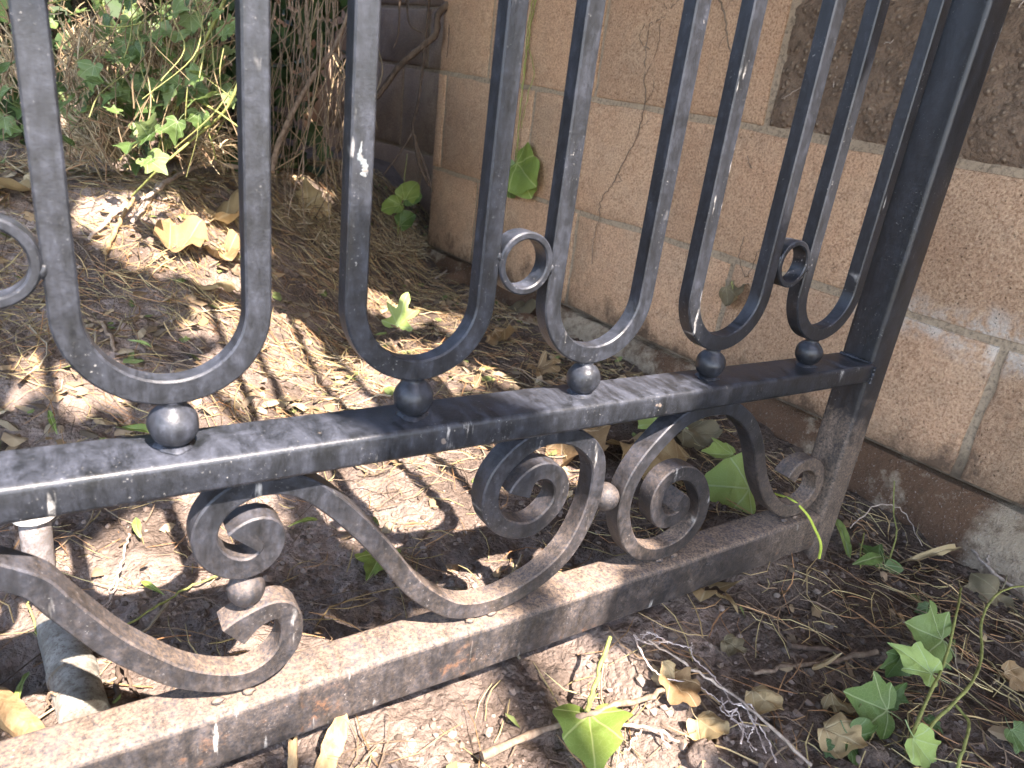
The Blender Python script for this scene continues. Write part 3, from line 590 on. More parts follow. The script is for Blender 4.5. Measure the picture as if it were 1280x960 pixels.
# ------------------------------------------------------------------ twigs and stems on the ground
def path3(px, up=.008, wob=.003, n=6):
    pts = []
    for q in px:
        u = q[2] if len(q) > 2 else up; p = gpt(q[0], q[1]); pts.append(p + np.array([0, 0, u]))
    P = catmull(np.array(pts), n); P[1:-1] += RNG.normal(0, wob / 3, (len(P) - 2, 3)); return P
def stick(name, px, r0, r1, mat, label, cat, up=.006, wob=.003, sides=7, group=None, branches=()):
    P = path3(px, up, wob); t = np.linspace(0, 1, len(P)); rr = (r0 + (r1 - r0) * t) * (1 + .12 * np.sin(t * 31) + RNG.normal(0, .06, len(P)))
    mb = MB(); mb.tube(P, np.maximum(rr, .0003), sides)
    for b in branches: Q = path3(b, up, wob); mb.tube(Q, np.linspace(r1, r1 * .5, len(Q)), 5)
    o = P[0]; ob = link(name, mb.mesh(name, 60, o), mat); ob.location = o; return tag(ob, label, cat, group)
stick('twig', [(806, 822, .02), (850, 850, .02), (900, 885, .022), (950, 918, .015), (1010, 968, .01)], .0010, .0015, PALEW, 'brown stalk running under the tangled white rootlets', 'twig')
mb = MB()
for line in ([(788, 812), (800, 820), (820, 816), (838, 824), (858, 828), (860, 822)], [(858, 828), (862, 842), (884, 862), (902, 886), (908, 898), (925, 905), (940, 935), (950, 962)], [(788, 812), (795, 830), (806, 852), (826, 868)], [(800, 822), (830, 822), (850, 828)], [(826, 868), (862, 874), (880, 886), (895, 898), (905, 912), (925, 938), (934, 960)],
             [(896, 892), (902, 908), (914, 908), (922, 925), (930, 930)], [(908, 900), (930, 900), (938, 915), (935, 930)], [(915, 905), (908, 918), (922, 930), (920, 950)], [(790, 818), (812, 826), (826, 820)], [(795, 812), (815, 812), (830, 824)], [(930, 915), (945, 930), (955, 950), (962, 975)], [(918, 925), (935, 930), (928, 945), (938, 958)], [(905, 896), (895, 905), (905, 915), (915, 912)], [(798, 818), (806, 810), (818, 815)]):
    P = path3(line, .018, .001, 7); P += RNG.normal(0, .0003, P.shape); mb.tube(P, RNG.uniform(.0004, .0008) * (1 + .25 * np.sin(np.arange(len(P)))), 5)
o0 = np.array(mb.v[0]); ob = link('rootlet_tangle', mb.mesh('rootlet_tangle', 60, o0), ROOT); ob.location = o0; tag(ob, 'tangle of thin whitish rootlets on the soil in front of the fence', 'roots')
stick('twig', [(1188, 684, .03), (1220, 715, .02), (1262, 745, .012), (1300, 768, .01)], .0016, .003, PALEW, 'pale straight twig leaning at the foot of the wall', 'twig', branches=[[(1230, 722, .018), (1226, 716, .03)]])
stick('twig', [(1232, 700, .012), (1252, 738, .012), (1290, 770, .012)], .003, .004, TWIG, 'darker twig crossing below the pale straight twig', 'twig')
stick('twig', [(940, 848), (990, 838), (1040, 832), (1094, 820)], .0018, .0032, TWIG, 'brown twig lying in the middle of the shaded soil', 'twig', .006)
stick('twig', [(985, 812), (1030, 818), (1075, 823)], .003, .002, DARKW, 'dark stub of twig touching the brown twig', 'twig', .005)
stick('twig', [(600, 962), (660, 935), (720, 912), (790, 892), (832, 878)], .0034, .0022, TWIG, 'long brown twig passing over the yellow-green leaf', 'twig', .014)
stick('twig', [(740, 908), (780, 918), (820, 925), (845, 938)], .0016, .0012, PALEW, 'thin forked twig in the sunlit soil right of the yellow-green leaf', 'twig', .010, branches=[[(800, 921), (790, 935), (782, 950)], [(822, 926), (835, 948)]])
stick('twig', [(728, 912, .02), (738, 880, .03), (752, 846, .045)], .0022, .0018, GREENST, 'pale straw stalk rising from the yellow-green leaf', 'stalk')
stick('twig', [(298, 226, .03), (262, 226, .035), (228, 236, .03), (196, 252, .02), (178, 262, .015)], .005, .0035, PALEW, 'pale curved stick on the litter below the ivy', 'stick')
stick('twig', [(200, 236, .01), (184, 262, .012), (166, 285, .012)], .006, .004, PALEW, 'short thick stick lying under the pale curved stick', 'stick')
stick('twig', [(158, 262, .01), (140, 278, .01), (112, 306, .01)], .005, .003, PALEW, 'whitish stick on the left of the mound', 'stick')
stick('twig', [(168, 262, .02), (150, 290, .015), (132, 324, .01)], .003, .004, WOOD, 'orange sliver of wood standing on the mound', 'wood sliver')
stick('twig', [(110, 405, .008), (128, 412, .01), (136, 425, .01), (146, 444, .006)], .003, .003, TWIG, 'curled brown twig inside the first U-bar', 'twig')
stick('twig', [(162, 680, .012), (156, 705, .012), (146, 740, .008), (130, 762, .004)], .0014, .0010, PALEW, 'thin pale forked twig on sunlit sand behind the left scroll', 'twig', branches=[[(156, 712, .01), (148, 732, .01), (134, 764, .003)]])
stick('twig', [(154, 792, .006), (200, 765, .008), (240, 744, .010), (290, 722, .01), (320, 710, .01)], .0010, .0012, GREENST, 'long yellow straw reaching to the left spiral', 'straw')
stick('twig', [(34, 756, .02), (40, 780, .016), (52, 812, .004)], .0009, .0008, GREENST, 'thin straw standing before the left pipe', 'straw')
stick('twig', [(152, 836, .02), (148, 852, .012), (144, 880, .004)], .0014, .0020, DARKW, 'dark split twig behind the bottom rail', 'twig', branches=[[(154, 840, .02), (162, 860, .01), (174, 876, .004)], [(158, 840, .012), (172, 842, .012), (186, 842, .006)]])
stick('twig', [(100, 895, .018), (70, 888, .018), (58, 900, .01)], .0014, .001, TWIG, 'thin twig lying over the end of the white pipe', 'twig')
stick('twig', [(544, 352, .01), (580, 332, .02), (612, 312, .03)], .003, .002, PALEW, 'pale stick on shaded litter near the wall corner', 'stick')
stick('twig', [(1150, 690, .01), (1120, 660, .03), (1085, 662, .04), (1060, 668, .01)], .0007, .0009, PALEW, 'fine arching rootlet between post and wall', 'rootlet')
D = depth_of((.655, -.034, .01)); P = catmull(np.array([dpt(968, 617, D + .03), dpt(990, 625, D), dpt(1008, 642, D - .005), dpt(1018, 660, D - .005), dpt(1026, 680, D), dpt(1024, 698, D + .005)]), 6)
mb = MB(); mb.tube(P, np.linspace(.0013, .0017, len(P)), 7); ob = link('vine_stem', mb.mesh('vine_stem', 60, P[0]), LIMEST); ob.location = P[0]; tag(ob, 'bright lime stem looping over the end of the bottom rail', 'stem')

# ------------------------------------------------------------------ ivy plants
def stem_mesh(parent, name, paths, mat):
    org = np.array(parent.location)
    for P, r0, r1 in paths:
        mb = MB(); P = np.array(P); t = np.linspace(0, 1, len(P)); mb.tube(P, (r0 + (r1 - r0) * t) * (1 + .1 * np.sin(np.arange(len(P)) * 1.7)), 7); link(name, mb.mesh(name, 60, org), mat, parent)
def leaf_part(parent, kind, mat, B, T, n, var, width=1.0, label=None):
    o = link('leaf', leaf_data(kind, mat, var)); o.parent = parent
    o.matrix_world = Matrix.Translation(-Vector(parent.location)) @ orient(o, B, T, n, None, width); o.matrix_parent_inverse = Matrix.Identity(4)
    o.matrix_basis = Matrix.Translation(-Vector(parent.location)) @ orient(o, B, T, n, None, width)
    if label: o['label'] = label
    return o
b0 = gpt(1150, 935); sprig = empty('ivy_sprig', tuple(b0), 'green ivy sprig with upright stems on the soil at the lower right', 'ivy')
stem_mesh(sprig, 'stem', [(path3([(1184, 776, .045), (1178, 805, .045), (1166, 860, .035), (1145, 905, .02), (1130, 945, .004)], 0, .0006), .0011, .0016),
    (path3([(1300, 772, .03), (1262, 776, .05), (1225, 792, .055), (1206, 822, .05), (1208, 862, .04), (1196, 890, .03), (1160, 922, .02), (1140, 945, .008)], 0, .0006), .0010, .0016),
    (path3([(1182, 908, .025), (1198, 930, .025), (1196, 950, .02), (1190, 975, .01)], 0, .0005), .0012, .0013)], GREENST)
for (b, t, m, v_, u, wd, fc) in [((1178, 800), (1128, 778), IVY, 1, .045, 1.15, .45), ((1126, 818), (1110, 852), IVYDARK, 2, .04, 1.0, .4), ((1166, 842), (1112, 802), PALE, 3, .042, .7, .5), ((1108, 888), (1052, 864), IVY, 4, .035, 1.15, .5),
        ((1108, 876), (1134, 852), IVYDARK, 5, .028, .8, .4), ((1064, 922), (1098, 950), IVYDARK, 6, .02, 1.1, .4), ((1145, 925), (1176, 972), PALE, 7, .03, .75, .4), ((1160, 760), (1143, 765), IVYDARK, 8, .02, 1.0, .4),
        ((1160, 898), (1180, 918), IVYDARK, 9, .01, .7, .4), ((1264, 912), (1290, 945), IVYDARK, 1, .02, 1., .4), ((1030, 930), (1048, 950), IVYDARK, 3, .012, .9, .4), ((1178, 828), (1190, 838), IVY, 5, .012, .7, .4)]:
    b1 = dpt(b[0], b[1], depth_of(gpt(*b)) - u); leaf_part(sprig, 'ivy', m, b1, dpt(t[0], t[1], depth_of(b1) + random.uniform(-.012, .012)), VIEW * (fc + .25) + np.array([random.uniform(-.15, .15), random.uniform(-.15, .15), .55 - fc * .5]), v_, wd * .92)
b0 = gpt(1110, 712); sd = empty('ivy_seedling', tuple(b0), 'small dark ivy shoot between the post and the wall', 'ivy')
stem_mesh(sd, 'stem', [(path3([(1102, 645, .06), (1106, 670, .04), (1112, 690, .03), (1108, 712, .004)], 0, .0005), .0008, .0012), (path3([(1072, 690, .03), (1070, 705, .02), (1074, 715, .006)], 0, .0005), .0008, .0009)], GREENST)
b1 = gpt(1104, 702) + [0, 0, .03]; d1 = depth_of(b1)
leaf_part(sd, 'ivy', IVYDARK, dpt(1098, 702, d1), dpt(1076, 676, d1 + .02), VIEW * .6 + [.3, 0, .4], 2, 1.2)
leaf_part(sd, 'ivy', IVY, dpt(1106, 706, d1 - .01), dpt(1108, 756, d1 - .02), VIEW * .8 + [0, 0, .3], 3, .72)
leaf_part(sd, 'lance', IVY, gpt(1096, 712) + [0, 0, .02], gpt(1068, 718) + [0, 0, .02], VIEW * .5 + [0, 0, .5], 3, .9)
b0 = gpt(500, 300); sd = empty('ivy_seedling', tuple(b0), 'little bright green seedling before the shaded wall corner', 'seedling')
D = depth_of(b0)
stem_mesh(sd, 'stem', [([dpt(496, 318, D), dpt(498, 280, D), dpt(503, 245, D), dpt(509, 192, D)], .0018, .001)], GREENST)
for (b, t, m, v_) in [((500, 256), (476, 262), LIME, 1), ((506, 250), (520, 226), LIME, 2), ((500, 282), (518, 266), IVY, 3), ((508, 250), (528, 246), IVY, 4)]:
    leaf_part(sd, 'heart', m, dpt(*b, D), dpt(*t, D - .015), VIEW + [0, 0, .4], v_, 1.1)
# climbers stuck to the wall
def wallray(px, py, off=.006):
    v = ray(px, py); n = WN; c = n @ (np.array([WX, 0, 0]) + WN * off); t = (c - n @ CAM) / (n @ v); return CAM + t * v
def climber(name, lines, mat, label, cat, off=.005):
    P0 = wallray(*lines[0][0][-1]); root = empty(name, tuple(P0), label, cat)
    for px, r0, r1 in lines:
        P = catmull(np.array([wallray(x, y, off) for x, y in px]), 6); P[1:-1] += RNG.normal(0, .0012, (len(P) - 2, 3)); stem_mesh(root, 'stem', [(P, r0, r1)], mat)
    return root
climber('dry_vine', [([(812, 30), (808, 60), (806, 95), (806, 130), (796, 170), (778, 205), (764, 232), (752, 250), (748, 275), (742, 300), (740, 330)], .0013, .0009), ([(812, 30), (826, 24), (834, 14), (830, 4)], .0010, .0006), ([(826, 28), (822, 60), (806, 96)], .0008, .0006), ([(806, 130), (816, 115), (818, 95)], .0007, .0005), ([(812, 62), (800, 50), (806, 30), (816, 10), (812, -20)], .0009, .0007), ([(766, 228), (776, 226), (772, 218)], .0007, .0005), ([(800, 160), (812, 152)], .0006, .0004)], TWIG, 'dead tendril zigzagging up the tan wall between two U-bars', 'vine')
climber('dry_vine', [([(897, -10), (906, 20), (910, 50), (916, 72), (928, 100)], .002, .0008), ([(908, 40), (898, 60)], .0008, .0005)], TWIG, 'short dry vine at the top of the wall near the fourth U-bar', 'vine')
climber('dry_vine', [([(1052, 40), (1030, 90), (1000, 110), (975, 125)], .0012, .0007), ([(1050, 60), (1045, 95), (1038, 118)], .0012, .0008), ([(1125, 40), (1115, 52), (1105, 55)], .001, .0006)], PALEW, 'straw-thin dry stems on the dark split-face block', 'vine')
climber('dry_vine', [([(1285, -10), (1268, 20), (1256, 50), (1250, 62)], .0013, .0009), ([(1275, 30), (1262, 48)], .001, .0007)], PALEW, 'pale dry stems by the top right corner of the wall', 'vine')
climber('dry_vine', [([(930, 296), (924, 320), (932, 345), (945, 320), (950, 312)], .0008, .0006), ([(885, 205), (890, 220)], .001, .0005), ([(940, 210), (934, 195)], .001, .0005), ([(838, 10), (850, 0)], .001, .0005)], TWIG, 'dry tendril scraps on the wall near the right-hand ring', 'vine')
rt = climber('wall_ivy', [([(672, -12), (664, 30), (658, 70), (652, 120), (648, 165), (644, 204)], .0022, .0012), ([(668, -12), (660, 40), (655, 90), (650, 140), (647, 190)], .0018, .0011), ([(661, 60), (668, 90), (660, 120), (652, 160)], .0012, .001)], GREENST, 'yellow stems with two bright green leaves hanging on the wall', 'ivy', .012)
for (b, t, v_, m) in [((646, 204), (668, 232), 1, LIME), ((646, 208), (632, 248), 2, IVY), ((650, 212), (660, 245), 3, LIME)]:
    leaf_part(rt, 'heart', m, wallray(*b, .02), wallray(*t, .035), WN + VIEW, v_, 1.0)
rt = climber('wall_ivy', [([(915, 352), (916, 362)], .001, .001)], GREENST, 'single dull green leaf stuck on the wall joint by the fourth U-bar', 'leaf', .01)
leaf_part(rt, 'heart', DULL, wallray(910, 360, .012), wallray(930, 378, .02), WN + VIEW, 4, 1.2)

# the bank of ivy, dead stems and brush at the back left
def face_pt(px, py, depth): return dpt(px, py, depth)
bank = empty('ivy_plant', tuple(gpt(240, 215)), 'tangle of green ivy growing over the bank behind the fence', 'ivy')
clus = [(190, 40, 65, 60, 90), (150, 100, 45, 40, 44), (220, 120, 50, 45, 44), (250, 30, 45, 40, 44), (90, 130, 22, 40, 16), (15, 130, 22, 40, 18), (170, 190, 25, 18, 10), (270, 90, 25, 60, 24), (60, 30, 40, 30, 12), (170, 150, 30, 20, 14)]
nl = 0
for (cx, cy, rx, ry, n) in clus:
    for q in range(int(n * .78)):
        x = cx + random.gauss(0, .55) * rx; y = cy + random.gauss(0, .55) * ry
        if x < -30 or x > 300: continue
        d = random.uniform(1.12, 1.5) - .0007 * (y - 60); B = dpt(x, y, d)
        g = float(ground(B[0], B[1]))
        if B[2] < g + .01: B = gpt(x, y) + VIEW * .02
        a = random.gauss(-PI / 2, .9); L = random.uniform(.018, .042); T = B + (ROT[0] * math.cos(a) - ROT[1] * math.sin(a)) * L + VIEW * random.uniform(-.015, .035)
        nv = VIEW * random.uniform(.3, 1) + np.array([random.gauss(0, .45), random.gauss(0, .3), random.uniform(.1, 1.0)])
        leaf_part(bank, 'ivy', random.choice((IVY, IVY, MIDIVY, IVY, IVYDARK)), B, T, nv, random.randrange(8), random.uniform(.85, 1.15)); nl += 1
vs = []
for (px, r0, d) in [([(285, -10), (262, 40), (240, 80), (222, 125), (205, 165), (190, 210)], .003, 1.2), ([(300, 100), (280, 140), (240, 175), (205, 205), (165, 245)], .0025, 1.15), ([(120, -10), (150, 50), (180, 90), (210, 130)], .002, 1.25), ([(250, 60), (230, 110), (215, 160), (205, 200)], .0016, 1.18), ([(215, 90), (240, 130), (262, 170), (270, 200)], .0016, 1.2), ([(55, 5), (95, -2), (125, 0)], .0016, 1.2), ([(125, 32), (150, 34), (182, 28)], .0014, 1.15), ([(255, 130), (275, 142), (300, 160)], .002, 1.15), ([(200, -10), (205, 50), (225, 100)], .0014, 1.2)]:
    P = catmull(np.array([dpt(x, y, d + .02 * math.sin(x)) for x, y in px]), 5); vs.append((P, r0, r0 * .7))
stem_mesh(bank, 'stem', vs, GREENST)
hg = empty('ivy_shade_fill', (.3, 2.0, .2), 'dark ivy leaves added to deepen the shade behind the hanging stems', 'ivy')  # leaf mass added to darken the gaps behind the stems
mb = MB()
OUT = [(0, 0), (.3, -.12), (.5, .1), (.42, .3), (.5, .52), (.25, .62), (0, 1), (-.25, .62), (-.5, .52), (-.42, .3), (-.5, .1), (-.3, -.12)]
for q in range(2600):
    x = random.uniform(-.35, .80); y = random.uniform(1.45, 2.0) + .55 * max(0, x - .3); z = random.uniform(.12, 1.5)
    if x > .62 and z < .45 + .5 * (x - .62) + random.uniform(-.1, .1): continue
    L = random.uniform(.035, .07); rot = Quaternion((random.gauss(0, 1), random.gauss(0, 1), random.gauss(0, 1), random.gauss(0, 1))).normalized(); ct = Vector((x, y, max(z, float(ground(x, y)) + .02))); k_ = random.uniform(.6, 1.2)
    mb.add([rot @ Vector((a_ * L, b_ * L, abs(a_) * L * .25)) + ct for a_, b_ in OUT], [(0, 1, 2, 3, 4, 5, 6), (0, 6, 7, 8, 9, 10, 11)], (.04 * k_, .075 * k_, .025 * k_))
tag(link('foliage', mb.mesh('foliage', None, hg.location), STEMC, hg), kind='stuff')
# hanging dry stems to the right of the ivy
dv = empty('dead_vine', tuple(gpt(360, 260)), 'curtain of dry vine stems hanging before the shaded wall', 'vine'); vs = []
vs.append((catmull(np.array([dpt(440, 5, 1.42), dpt(418, 60, 1.4), dpt(392, 95, 1.38), dpt(366, 140, 1.36), dpt(346, 185, 1.34), dpt(340, 215, 1.33)]), 6), .0045, .006))
for q in range(34):
    x0 = random.uniform(325, 425); x1 = x0 - random.uniform(-25, 45); y0 = random.uniform(-40, 10); y1 = random.uniform(120, 285); d = random.uniform(1.35, 1.7); xm = (x0 + x1) / 2 + random.uniform(-18, 18)
    P = catmull(np.array([dpt(x0, y0, d), dpt(xm, (y0 + y1) / 2, d - .03), dpt(x1, y1, d - .05)]), 7); vs.append((P + RNG.normal(0, .0014, P.shape), random.uniform(.0008, .0022), .0008))
stem_mesh(dv, 'stem', vs, TWIG)
tv = empty('woody_vine', tuple(dpt(470, 130, 1.85)), 'thick dark woody vine bent across the shaded wall', 'vine')
D = 1.95
stem_mesh(tv, 'stem', [(catmull(np.array([dpt(590, -14, D), dpt(566, 2, D), dpt(548, 18, D), dpt(545, 42, D), dpt(528, 58, D), dpt(502, 80, D), dpt(478, 112, D), dpt(455, 140, D), dpt(420, 190, D)]), 6), .011, .008),
    (catmull(np.array([dpt(572, -20, D), dpt(572, 20, D), dpt(573, 44, D)]), 5), .007, .005), (catmull(np.array([dpt(538, -20, D), dpt(530, 70, D), dpt(522, 130, D), dpt(516, 165, D), dpt(534, 215, D), dpt(540, 240, D)]), 6), .004, .003),
    (catmull(np.array([dpt(500, -10, D), dpt(498, 40, D), dpt(492, 60, D)]), 5), .003, .002), (catmull(np.array([dpt(516, 165, D), dpt(500, 190, D), dpt(478, 220, D)]), 5), .003, .002), (catmull(np.array([dpt(508, 0, D), dpt(512, 30, D), dpt(528, 42, D)]), 5), .003, .002),
    (catmull(np.array([dpt(518, 170, D), dpt(524, 205, D), dpt(536, 232, D)]), 5), .006, .004), (catmull(np.array([dpt(562, 20, D), dpt(560, 60, D), dpt(558, 72, D)]), 5), .0012, .0008)], DARKW)

# ------------------------------------------------------------------ pipes and wood
def cyl_thing(name, A, Bp, prof, mat, label, cat, sides=28):
    A = np.array(A); Bp = np.array(Bp); d = (Bp - A) / np.linalg.norm(Bp - A); L = np.linalg.norm(Bp - A); a = np.cross(d, [0.2, 1, .1]); a /= np.linalg.norm(a); b = np.cross(d, a); v = []
    for t, r in prof:
        for k in range(sides): q = 2 * PI * k / sides; v.append(d * t * L + r * (math.cos(q) * a + math.sin(q) * b))
    n = len(prof); f = [(i2 * sides + k, i2 * sides + (k + 1) % sides, (i2 + 1) * sides + (k + 1) % sides, (i2 + 1) * sides + k) for i2 in range(n - 1) for k in range(sides)]
    f += [tuple(range(sides))[::-1], tuple((n - 1) * sides + k for k in range(sides))]; o = link(name, mesh(name, v, f, 40), mat); o.location = A
    return tag(o, label, cat)
p0 = gpt(48, 716); p1 = p0 + np.array([.003, .004, .058])
ris = cyl_thing('sprinkler_riser', p0 - [0, 0, .04], p1, [(0, .0125), (.5, .0125), (.97, .0128), (1, .0120)], RISER, 'grey sprinkler riser with a white cap behind the left scroll', 'sprinkler')
cp = cyl_thing('cap', p1, p1 + np.array([0, 0, .012]), [(0, .0118), (.05, .0172), (.3, .0178), (.6, .0172), (.7, .0150), (1, .0146)], CAP, None, None); cp.parent = ris; cp.location = p1 - (p0 - [0, 0, .04])
del_keys = [k_ for k_ in ('label', 'category') if k_ in cp.keys()]
for k_ in del_keys: del cp[k_]
a = gpt(72, 778) + np.array([0, .0, .002]); b = gpt(108, 905) + np.array([0, 0, .006])
cyl_thing('drain_pipe', a, b, [(0, .015), (.01, .0165), (.3, .0165), (.55, .0166), (.56, .0178), (.62, .0178), (.63, .0166), (.99, .0165), (1, .0155)], PIPE, 'weathered white plastic pipe half buried behind the bottom rail', 'pipe')
def chunk(name, A, Bp, w1, th, label, cat):
    A = np.array(A); Bp = np.array(Bp); d = Bp - A; L = np.linalg.norm(d); d /= L; s = np.cross(d, VIEW); s /= np.linalg.norm(s); n = np.cross(s, d); v = []; N = 9
    for i2 in range(N):
        t = i2 / (N - 1); ww = w1 * (1 - .35 * abs(t - .4)) * random.uniform(.85, 1.12); k = [(-1, -1), (-.4, -1.2), (.3, -.9), (1, -.8), (1.05, .6), (.2, 1.1), (-.5, .9), (-1, .7)]
        for x, y in k: v.append(A + d * (t * L + (random.uniform(-.004, .004) if i2 in (0, N - 1) else 0)) + s * x * ww / 2 + n * y * th / 2 * random.uniform(.85, 1.1))
    f = [(i2 * 8 + k, i2 * 8 + (k + 1) % 8, (i2 + 1) * 8 + (k + 1) % 8, (i2 + 1) * 8 + k) for i2 in range(N - 1) for k in range(8)] + [tuple(range(8))[::-1], tuple((N - 1) * 8 + k for k in range(8))]
    o = link(name, mesh(name, shift(v, A), f, 28), WOOD); o.location = A; return tag(o, label, cat)
chunk('wood_chunk', gpt(-12, 880) + [0, 0, .008], gpt(44, 928) + [0, 0, .006], .018, .012, 'chunk of split tan wood at the lower left behind the bottom rail', 'wood')
p = gpt(402, 972); chunk('wood_strip', p + [0, 0, 0], dpt(428, 898, depth_of(p) + .01), .015, .006, 'splintered strip of tan wood leaning against the bottom rail', 'wood')
p = gpt(366, 968); chunk('wood_strip', p, dpt(366, 922, depth_of(p) + .005), .007, .004, 'small brown splinter left of the leaning wood strip', 'wood')
chunk('wood_strip', gpt(196, 812) + [0, 0, -.004], gpt(160, 832) + [0, 0, .006], .01, .006, 'short wood chip on the soil under the left scroll', 'wood')
# pale stones and lumps by the wall
def stone(px, py, r, label, mat=FOOT, sq=.7):
    P = gpt(px, py); bm = bmesh.new(); bmesh.ops.create_icosphere(bm, subdivisions=3, radius=1); sd = random.uniform(0, 50)
    for q in bm.verts:
        k = 1 + .35 * float(vnoise(q.co.x * 1.6 + sd, q.co.y * 1.6 + q.co.z * 2, 3)) + .15 * float(vnoise(q.co.x * 5 + sd, q.co.y * 5 + q.co.z * 4, 4)); q.co = Vector((q.co.x * k * r, q.co.y * k * r * .8, q.co.z * k * r * sq))
    me = bpy.data.meshes.new('stone'); bm.to_mesh(me); bm.free(); sharp(me, 40); o = link('stone', me, mat); o.location = P + [0, 0, r * sq * .35]; tag(o, label, 'stone')
stone(572, 352, .035, 'grey stone at the foot of the wall corner'); stone(655, 400, .03, 'flat stone below the middle ring', sq=.4); stone(745, 415, .03, 'pale stone against the footing beyond the third U-bar'); stone(700, 396, .022, 'brown lump of soil beside the wall foot', SOIL)
stone(520, 668, .013, 'dark clod of soil behind the middle scroll', SOIL); stone(250, 706, .014, 'dark clod in the shade beside the left ball', SOIL); stone(878, 948, .014, 'soil clod at the bottom edge near the ivy sprig', SOIL); stone(1090, 946, .013, 'grey clod under the ivy sprig', SOIL)

# ------------------------------------------------------------------ litter nobody could count
def scatter(n, fn):
    out = []
    while len(out) < n:
        x = random.uniform(-.5, 1.15); y = random.uniform(-.42, 2.1)
        if abs(y) < .024 and x < .71: continue
        if x > (.955 - .028 * y if y < 1.66 else 1.15): continue
        if random.random() < fn(x, y): out.append((x, y))
    return out
def gfast(P): return ground(P[:, 0], P[:, 1])
NCOL = [(0.46, 0.33, 0.16), (0.38, 0.22, 0.105), (0.33, 0.17, 0.08), (0.23, 0.15, 0.09), (0.15, 0.105, 0.07), (0.17, 0.12, 0.08), (0.34, 0.27, 0.13), (0.46, 0.37, 0.18)]
def needle_density(x, y):
    c = .5 + float(vnoise(x * 9, y * 9, 21)) + .5 * float(vnoise(x * 23, y * 23, 22))
    if y > .2: base = .7 if y > .7 else .42 if y > .42 else .24
    elif y > .02: base = .18 + (.4 if x > .45 else 0)
    else: base = .5 if x > .38 else .16
    return base * max(0.05, min(1, c))
mb = MB()
for (x, y) in scatter(13500, needle_density):
    L = random.uniform(.018, .075); a = random.uniform(0, PI) if random.random() < .8 else random.gauss(2.7, .6); nseg = 4; t = np.linspace(-.5, .5, nseg)
    bend = random.gauss(0, .18) * L; P = np.stack([x + math.cos(a) * L * t - math.sin(a) * bend * (4 * t * t), y + math.sin(a) * L * t + math.cos(a) * bend * (4 * t * t), 0 * t], 1)
    h = gfast(P); zz = np.linspace(h[0], h[-1], nseg) if random.random() < .7 else h; P[:, 2] = np.maximum(zz, h - .001) + random.uniform(.0005, .006) + random.random() ** 4 * .02 * (t + .5)
    c = random.choice(NCOL); k = random.uniform(.7, 1.2)
    mb.tube(P, random.uniform(.0003, .0008) * np.array([.7, 1, 1, .4]), 3, tuple(q * k for q in c), False)
tag(link('pine_needles', mb.mesh('pine_needles', 80), NEEDLE), 'scattered dry pine needles covering the soil', 'needle litter', kind='stuff')
mb = MB()
for (x, y) in scatter(950, lambda x, y: (.9 if y > .45 else .35) * max(0.05, .5 + float(vnoise(x * 8, y * 8, 31)) * 1.4)):
    L = random.uniform(.04, .12); a = random.gauss(2.9, .8); t = np.linspace(-.5, .5, 6); bend = random.gauss(0, .2) * L
    P = np.stack([x + math.cos(a) * L * t - math.sin(a) * bend * 4 * t * t, y + math.sin(a) * L * t + math.cos(a) * bend * 4 * t * t, 0 * t], 1); P[:, 2] = gfast(P) + random.uniform(.001, .008)
    P += RNG.normal(0, .0009, P.shape); k = random.uniform(.6, 1.15); mb.tube(P, np.linspace(1, .5, 6) * random.uniform(.0008, .0018), 5, tuple(q * k for q in random.choice([(0.36, .28, .18), (.26, .19, .13), (.17, .12, .085), (.42, .35, .25)])))
tag(link('straw_litter', mb.mesh('straw_litter', 80), BRUSH), 'broken straw and twig bits strewn over the mound', 'litter', kind='stuff')
mb = MB()                                                    # leaf fragments
for (x, y) in scatter(3600, lambda x, y: (.95 if y > .5 else .12 if y > .02 else .22) * max(0.03, .5 + float(vnoise(x * 7, y * 7, 41)) * 1.6)):
    L = random.uniform(.004, .020) * (1 if y > .4 else .7); g = float(ground(x, y)) + random.uniform(.001, .007); q = Quaternion(Vector((random.gauss(0, 1), random.gauss(0, 1), random.gauss(0, .3))).normalized(), random.uniform(-.9, .9)) @ Quaternion((0, 0, 1), random.uniform(0, 6.3))
    n = 6; vv = [Vector((0, 0, L * random.uniform(.05, .25)))] + [Vector((math.cos(2 * PI * k / n) * L * random.uniform(.6, 1.1), math.sin(2 * PI * k / n) * L * random.uniform(.3, .7), random.uniform(-.15, .15) * L)) for k in range(n)]
    k = random.uniform(.6, 1.15); mb.add([(q @ p_) + Vector((x, y, g)) for p_ in vv], [(0, 1 + k2, 1 + (k2 + 1) % n) for k2 in range(n)], tuple(c * k for c in random.choice([(.40, .29, .17), (.30, .20, .11), (.22, .15, .09), (.36, .28, .18), (.16, .12, .08), (.17, .21, .07), (.30, .21, .13)])))
tag(link('leaf_fragments', mb.mesh('leaf_fragments'), BRUSH), 'small dry leaf fragments mixed into the litter', 'litter', kind='stuff')
ICO = bmesh.new(); bmesh.ops.create_icosphere(ICO, subdivisions=1, radius=1); IV = np.array([q.co[:] for q in ICO.verts]); ICO.verts.index_update(); IF = [tuple(q.index for q in fc.verts) for fc in ICO.faces]; ICO.free()
mb = MB()
for (x, y) in scatter(15000, lambda x, y: (.9 if y < .3 else .25) * max(.05, .5 + 1.3 * float(vnoise(x * 11, y * 11, 51)))):
    r = .0011 + .0042 * random.random() ** 3; vv = IV * (r * RNG.uniform(.6, 1.2, (12, 1))) * np.array([1, 1, .75]) + np.array([x, y, float(ground(x, y)) + r * .2]); k = random.uniform(.7, 1.25); d = .55 if x > .5 else 1.0  # crumbs darkened on the right, like the painted shade of the soil
    mb.add(vv, IF, tuple(c * k * d for c in random.choice([(.24, .18, .145), (.17, .125, .10), (.28, .22, .18), (.12, .09, .07), (.25, .195, .16)])))
